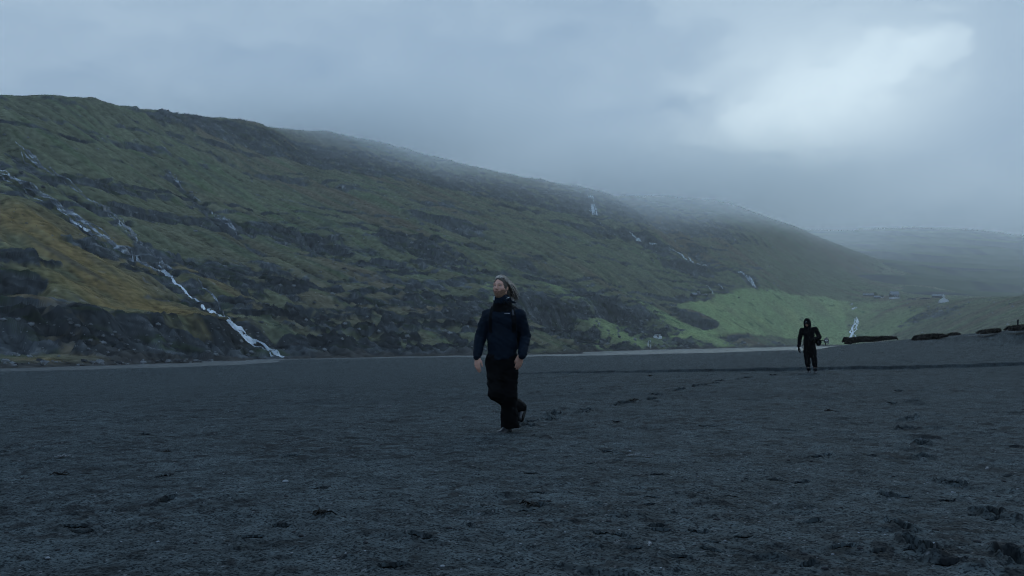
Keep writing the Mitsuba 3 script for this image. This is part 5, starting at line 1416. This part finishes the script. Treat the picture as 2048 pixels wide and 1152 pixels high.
def band(points, width, thick, normal_fn):
    """A flat strap through points of a figure's frame."""
    P = np.array(points, float)
    t_ = np.gradient(P, axis=0)
    nrm = np.array([normal_fn(p) for p in P])
    s1 = np.cross(t_, nrm)
    s1 /= np.linalg.norm(s1, axis=1, keepdims=True) + 1e-9
    nn_ = np.cross(s1, t_)
    nn_ /= np.linalg.norm(nn_, axis=1, keepdims=True) + 1e-9
    c_ = [(-1, 0), (-0.8, 1), (0.8, 1), (1, 0), (0.8, -1), (-0.8, -1)]
    R = np.stack([P + s1 * width / 2 * a_ + nn_ * thick / 2 * b_ for a_, b_ in c_], 1)
    m_ = len(c_)
    fc = []
    for i in range(len(P) - 1):
        for q in range(m_):
            a1, b1 = i * m_ + q, i * m_ + (q + 1) % m_
            fc += [[a1, b1, b1 + m_], [a1, b1 + m_, a1 + m_]]
    return tm(R.reshape(-1, 3), np.array(fc))

pack = thing('backpack', 'dark backpack on the back of the person in the blue jacket', 'backpack')
pk = Clay([-0.32, -0.46, 0.95], [0.26, -0.02, 1.60], 0.010)
pb = -f * 0.235 + np.array([-0.02, 0, 0])
pk.cap(pb + [0, 0, 1.08], pb + [0, 0, 1.42], 0.125, 0.110, 0.03, (f, 0.7)).cap(pb + l * 0.04 + [0, 0, 1.12], pb + l * 0.04 + [0, 0, 1.40], 0.11, 0.10, 0.03, (f, 0.7)).cap(pb - l * 0.05 + [0, 0, 1.12], pb - l * 0.05 + [0, 0, 1.40], 0.11, 0.10, 0.03, (f, 0.7))
pk.rough(folds(0.008, 9, 12, 2))
fig.put('sack', pk.mesh(), 'black_strap', pack)
for sgn, mat in ((1, 'black_strap'), (-1, 'black_strap')):
    pts = []
    for t_ in np.linspace(0, 1, 22):
        z_ = 1.515 - 0.33 * t_
        u_ = nek[0] + sgn * (0.105 + 0.035 * math.sin(t_ * 2.4)) * 0.95
        pts.append([u_, j.front(u_, min(z_, 1.50)) + 0.006, z_])
    lead = [[pts[0][0] * 0.98, pts[0][1] - 0.07, 1.535], [pts[0][0] * 0.97, pts[0][1] - 0.15, 1.52], [pts[0][0] * 0.95, pts[0][1] - 0.22, 1.47]][::-1]
    pts = np.array(lead + pts[2:])
    pts = gaussian_filter(pts, [1.2, 0])
    s_ = fig.put('strap', band(pts, 0.058, 0.014, lambda p: unit([0, 1, 0.25 if p[2] < 1.47 else 1.5])), mat, pack)
    if sgn == 1:
        w_ = pts[5:10] + [0, 0.010, 0.002]
        fig.put('webbing', band(w_, 0.022, 0.006, lambda p: unit([0, 1, 0.4])), 'grey_webbing', s_)

# ---- the hooded walker further back
foot2 = np.array(on_sand(1622, 748))
foot2[2] = sand_z(foot2[0], foot2[1]) - 0.01
fig2 = Figure(foot2)
walker = thing('person', 'hooded person all in black with bowed head, walking towards the camera far behind the other', 'person')
S = 0.01557 * np.linalg.norm(foot2[:2]) / np.linalg.norm(np.array(at(1622, 748, 31.0))[:2])
def q2(px, py, d_):
    return np.array([(px - 1622) * S, d_, (748 - py) * S])
fwd = unit([-0.08, 1.0, 0])
sR, eR, wR = q2(1605.5, 660, -0.03), q2(1601.5, 677, -0.04), q2(1599.5, 692, 0.05)
sL, eL, wL = q2(1632.5, 659, 0.0), q2(1639.0, 674, 0.02), q2(1627, 679, 0.22)
hRp, kR, aR = q2(1614.5, 702, 0), q2(1616.0, 725, 0.03), q2(1618.0, 743, -0.06)
hLp, kL, aL = q2(1626.5, 702, 0), q2(1629.5, 725, 0.10), q2(1630.5, 744.5, 0.12)
pe, wa, ch, ne = q2(1620.5, 698, 0), q2(1620, 682, 0), q2(1619, 667, 0.0), q2(1617, 655, 0.02)
hd = q2(1616.2, 645.5, 0.06)
fh2, lh2 = unit([-0.18, 0.95, -0.30]), unit([0.98, 0.18, 0])
uh2 = np.cross(lh2, fh2) * (1 if np.cross(lh2, fh2)[2] > 0 else -1)
b = Clay([-0.55, -0.35, -0.02], [0.48, 0.42, 1.85], 0.0105)
b.cap(pe, wa, 0.125, 0.12, 0.06, ([0, 1, 0], 0.75)).cap(wa, ch, 0.12, 0.135, 0.06, ([0, 1, 0], 0.75)).cap(sR, sL, 0.055, 0.055, 0.05).cap(ch, ne, 0.09, 0.055, 0.05).cap(ne, hd, 0.052, 0.05, 0.03)
for s_, e_, w_ in ((sR, eR, wR), (sL, eL, wL)):
    b.chain([s_, e_, w_], [0.048, 0.040, 0.026], 0.02)
for h_, k_, a_ in ((hRp, kR, aR), (hLp, kL, aL)):
    b.chain([h_, k_, a_], [0.078, 0.052, 0.038], 0.03).cap(a_, a_ + [-0.01, 0.11, -0.045], 0.034, 0.028, 0.02)
fc2 = Clay(hd - 0.16, hd + 0.16, 0.006)
fc2.ell(hd, [fh2, lh2, uh2], [0.094, 0.074, 0.104], 0.01).ell(hd + fh2 * 0.032 - uh2 * 0.062, [fh2, lh2, uh2], [0.062, 0.056, 0.062], 0.03)
fc2.cap(hd + fh2 * 0.09 + uh2 * 0.01, hd + fh2 * 0.112 - uh2 * 0.03, 0.008, 0.012, 0.01)
for sgn in (-1, 1):
    fc2.ell(hd + fh2 * 0.094 + lh2 * sgn * 0.031, [fh2, lh2, uh2], [0.015, 0.018, 0.012], 0.01, 'cut')
    fc2.ell(hd + lh2 * sgn * 0.076 - uh2 * 0.012, [fh2, lh2, uh2], [0.02, 0.009, 0.032], 0.006)
fc2.cap(hd + fh2 * 0.1 - lh2 * 0.02 - uh2 * 0.066, hd + fh2 * 0.1 + lh2 * 0.02 - uh2 * 0.066, 0.004, 0.004, 0.004, None, 'cut')
w0 = wR + unit(wR - eR) * 0.045
hR2 = hand(w0 + [-0.11, -0.09, -0.23], w0 + [0.11, 0.13, 0.08], w0, [0.05, 0.15, -1], [0.5, 0.8, 0], [-0.8, 0.5, 0], (0.5, 0.55, 0.6, 0.65))
w1 = wL + unit(wL - eL) * 0.045
hL2 = hand(w1 + [-0.22, -0.10, -0.14], w1 + [0.08, 0.16, 0.14], w1, unit(wL - eL), [0, 0.2, 1], [0.25, 0.95, -0.1], (0.9, 0.95, 1.0, 1.0))
fig2.put('body', cat([b.mesh(), fc2.mesh()]), 'cold_skin', walker)
j2 = Clay([-0.58, -0.36, 0.60], [0.50, 0.46, 1.85], 0.0100)
j2.cap(pe - [0, 0, 0.04], wa, 0.190, 0.172, 0.05, ([0, 1, 0], 0.80)).cap(wa, ch, 0.172, 0.172, 0.06, ([0, 1, 0], 0.80)).cap(sR + [0.02, 0, 0], sL - [0.02, 0, 0], 0.078, 0.078, 0.05).cap(ch, ne, 0.14, 0.09, 0.05)
for s_, e_, w_ in ((sR, eR, wR), (sL, eL, wL)):
    j2.chain([s_, e_, w_], [0.076, 0.066, 0.054], 0.022)
j2.above((748 - 700) * S)
for w_, e_ in ((wR, eR), (wL, eL)):
    dd = unit(w_ - e_)
    j2.cap(w_ + dd * 0.09, w_ + dd * 0.16, 0.08, 0.08, 0.004, None, 'cut')
j2.rough(folds(0.010, 7, 18, 2))
jk2 = fig2.put('jacket', j2.mesh(), 'black_cloth', walker, 'black hooded jacket')
ho = Clay(hd - 0.24, hd + 0.24, 0.0075)
ho.ell(hd - fh2 * 0.012 + uh2 * 0.012, [fh2, lh2, uh2], [0.128, 0.108, 0.138], 0.01).cap(hd - uh2 * 0.06, ne, 0.105, 0.11, 0.06)
ho.ell(hd + fh2 * 0.125 - uh2 * 0.012, [fh2, lh2, uh2], [0.085, 0.066, 0.088], 0.01, 'cut')
ho.rough(folds(0.006, 10, 18, 3))
fig2.put('hood', ho.mesh(), 'black_cloth', jk2)
cp = Clay(hd - 0.2, hd + 0.22, 0.006)
cp.ell(hd + uh2 * 0.024 - fh2 * 0.004, [fh2, lh2, uh2], [0.103, 0.083, 0.094], 0.01).ell(hd - uh2 * 0.06, [fh2, lh2, uh2], [0.14, 0.12, 0.095], 0.006, 'cut')
cp.cap(hd + fh2 * 0.085 + uh2 * 0.040, hd + fh2 * 0.150 + uh2 * 0.028, 0.062, 0.050, 0.01, (uh2, 0.14))
ck = fig2.put('cap', cp.mesh(), 'black_cloth', walker)
em = trimesh.creation.box(extents=[0.034, 0.006, 0.016])
em.apply_translation(hd + fh2 * 0.105 + uh2 * 0.062 - lh2 * 0.012)
fig2.put('cap_emblem', em, 'pale_print', ck, 'small pale patch on the cap', smooth=False)
sg = Clay(hd - 0.16, hd + 0.18, 0.006)
for sgn in (-1, 1):
    sg.ell(hd + fh2 * 0.094 + lh2 * sgn * 0.032 + uh2 * 0.0, [fh2, lh2, uh2], [0.010, 0.028, 0.021], 0.008)
fig2.put('sunglasses', sg.mesh(), 'lens_dark', walker)
for hm in (hR2, hL2):
    fig2.put('glove', hm, 'black_cloth', walker)
t2 = Clay([-0.32, -0.30, 0.02], [0.34, 0.36, 1.0], 0.0095)
t2.cap(pe + [0, 0, 0.05], pe - [0, 0, 0.05], 0.15, 0.15, 0.05, ([0, 1, 0], 0.8))
for h_, k_, a_, r_ in ((hRp, kR, aR, 0.060), (hLp, kL, aL, 0.060)):
    t2.chain([h_, k_, k_ * 0.25 + a_ * 0.75], [0.110, 0.078, r_], 0.045)
t2.above(0.225)
t2.rough(folds(0.010, 8, 14, 1))
fig2.put('trousers', t2.mesh(), 'black_cloth', walker)
for a_, k_ in ((aR, kR), (aL, kL)):
    c = Clay(a_ - 0.12, a_ + 0.28, 0.0075)
    c.cap(a_ + [0, 0, 0.03], a_ * 0.62 + k_ * 0.38, 0.052, 0.060, 0.01)
    ck = fig2.put('sock', c.mesh(), 'black_strap', walker)
    rg = Clay(a_ - 0.12, a_ + 0.30, 0.006)
    rg.cap(a_ * 0.590 + k_ * 0.410, a_ * 0.582 + k_ * 0.418, 0.0625, 0.0625, 0.002, ([0, 0, 1], 0.45))
    fig2.put('sock_band', rg.mesh(), 'grey_webbing', ck)
    boot(fig2, walker, a_ + [0, 0, 0.01], [a_[0] + 0.004, a_[1] - 0.05, 0.048], [a_[0] - 0.02, a_[1] + 0.15, 0.046], [0, 0, -1])
for px, py, hgt in ((1619.8, 674.5, 0.055), (1632.7, 667.5, 0.075)):
    q = q2(px, py, 0)
    bx_ = trimesh.creation.box(extents=[0.014, 0.012, hgt])
    bx_.apply_translation([q[0], j2.front(q[0], q[2]) + 0.006, q[2]])
    fig2.put('zip_pull', bx_, 'grey_webbing', jk2, smooth=False)

bag = thing('shoulder_bag', 'black camera bag with loose strap ends at the hooded person\'s hip', 'bag')
bc = q2(1639, 685, -0.02)
bg = Clay(bc - 0.24, bc + 0.24, 0.009)
bg.cap(bc + [-0.05, 0.03, -0.02], bc + [-0.01, -0.03, -0.02], 0.075, 0.075, 0.03, ([1, 0, 0], 0.8)).cap(bc + [-0.05, 0.03, 0.03], bc + [-0.01, -0.03, 0.03], 0.075, 0.075, 0.03, ([1, 0, 0], 0.8)).rough(folds(0.006, 10, 12, 1))
fig2.put('sack', bg.mesh(), 'black_strap', bag)
def loop(pts, n=26):
    P = np.array([q2(*p) for p in pts])
    t_ = np.linspace(0, 1, n)
    s_ = np.linspace(0, 1, len(P))
    from scipy.interpolate import CubicSpline
    return CubicSpline(s_, P)(t_)
fig2.put('strap', band(loop([(1640, 684, 0.02), (1644.5, 680.2, 0.03), (1648, 681.2, 0.03), (1650, 685, 0.02), (1650.6, 690, 0.0)]), 0.030, 0.006, lambda p: unit([0.3, 1, 0.2])), 'black_strap', bag)
fig2.put('strap', band(loop([(1639, 682, 0.03), (1641.5, 680.5, 0.05), (1642.5, 684, 0.05), (1640.5, 686.5, 0.04)]), 0.024, 0.006, lambda p: unit([0.3, 1, 0.2])), 'black_strap', bag)
fig2.put('strap', band(loop([(1609, 688, 0.12), (1605.8, 691, 0.10), (1606.5, 695, 0.10), (1610, 696, 0.12)]), 0.018, 0.006, lambda p: unit([0.3, 1, 0.2])), 'black_strap', bag)
# ------------------------------------------------------------------ the damp air and the cloud that sits on the rim
HZ0, HZ1 = WATER_Z - 1.5, 345.0
HX0, HX1, HY0, HY1 = -2300.0, 2300.0, -400.0, 3100.0
# one grid of densities: thin everywhere, thick where the cloud base scrapes the plateau
gnx, gny, gnz = 190, 180, 70
vx = HX0 + (np.arange(gnx) + 0.5) / gnx * (HX1 - HX0)
vy = HY0 + (np.arange(gny) + 0.5) / gny * (HY1 - HY0)
vz = HZ0 + (np.arange(gnz) + 0.5) / gnz * (HZ1 - HZ0)
RIM = [(510, 243, 695, 0.0), (545, 252, 730, 0.5), (620, 260, 790, 1.0), (720, 276, 840, 1.0), (800, 294, 872, 0.8), (870, 310, 900, 0.35), (960, 338, 925, 0.25), (1060, 364, 950, 0.3), (1140, 380, 970, 0.7), (1240, 389, 1040, 0.45), (1330, 390, 1200, 0.40), (1420, 398, 1330, 0.36), (1500, 414, 1430, 0.30), (1570, 442, 1580, 0.25), (1640, 470, 1720, 0.15), (1705, 500, 1850, 0.3), (1770, 527, 1880, 0.0)]
rim_p = np.array([np.append(at(*q[:3]), q[3]) for q in RIM])
rim_p = np.stack([np.interp(np.linspace(0, len(RIM) - 1, 400), np.arange(len(RIM)), rim_p[:, k]) for k in range(4)], 1)
gY, gX = np.meshgrid(vy, vx, indexing='ij')
far_d, near_k = cKDTree(rim_p[:, :2]).query(np.stack([gX.ravel(), gY.ravel()], 1))
far_d, near_k = far_d.reshape(gX.shape), near_k.reshape(gX.shape)
vZ, vY, vX = np.meshgrid(vz, vy, vx, indexing='ij')
wisp = meshkit.fbm(np.stack([vX / 170, vY / 170, vZ / 70], -1), 3, 3) - 0.5
over_rim = vZ - rim_p[near_k, 2][None] + 34 * wisp
bank = sstep(-62, 2, over_rim) ** 1.5 * (1 - sstep(12, 62, over_rim)) * np.exp(-(far_d / 170) ** 2)[None] * rim_p[near_k, 3][None] * (0.75 + 1.2 * wisp)
air = 0.00022 + 0.00130 * sstep(950, 2500, vY) + 0.019 * np.clip(bank, 0, 1)
scene['haze_air'] = {'type': 'heterogeneous', 'albedo': {'type': 'rgb', 'value': [0.955, 0.978, 0.995]}, 'phase': {'type': 'hg', 'g': 0.7},
                     'sigma_t': {'type': 'gridvolume', 'grid': mi.VolumeGrid(np.ascontiguousarray(air[..., None], np.float32)), 'filter_type': 'trilinear', 'use_grid_bbox': False,
                                 'to_world': T().translate([HX0, HY0, HZ0]).scale([HX1 - HX0, HY1 - HY0, HZ1 - HZ0])}}
scene['haze'] = {'type': 'cube', 'bsdf': {'type': 'null'}, 'interior': {'type': 'ref', 'id': 'haze_air'},
                 'to_world': T().translate([(HX0 + HX1) / 2, (HY0 + HY1) / 2, (HZ0 + HZ1) / 2]).scale([(HX1 - HX0) / 2, (HY1 - HY0) / 2, (HZ1 - HZ0) / 2])}
labels['haze'] = {'kind': 'stuff', 'label': 'thin damp blue haze filling the whole valley', 'category': 'haze'}
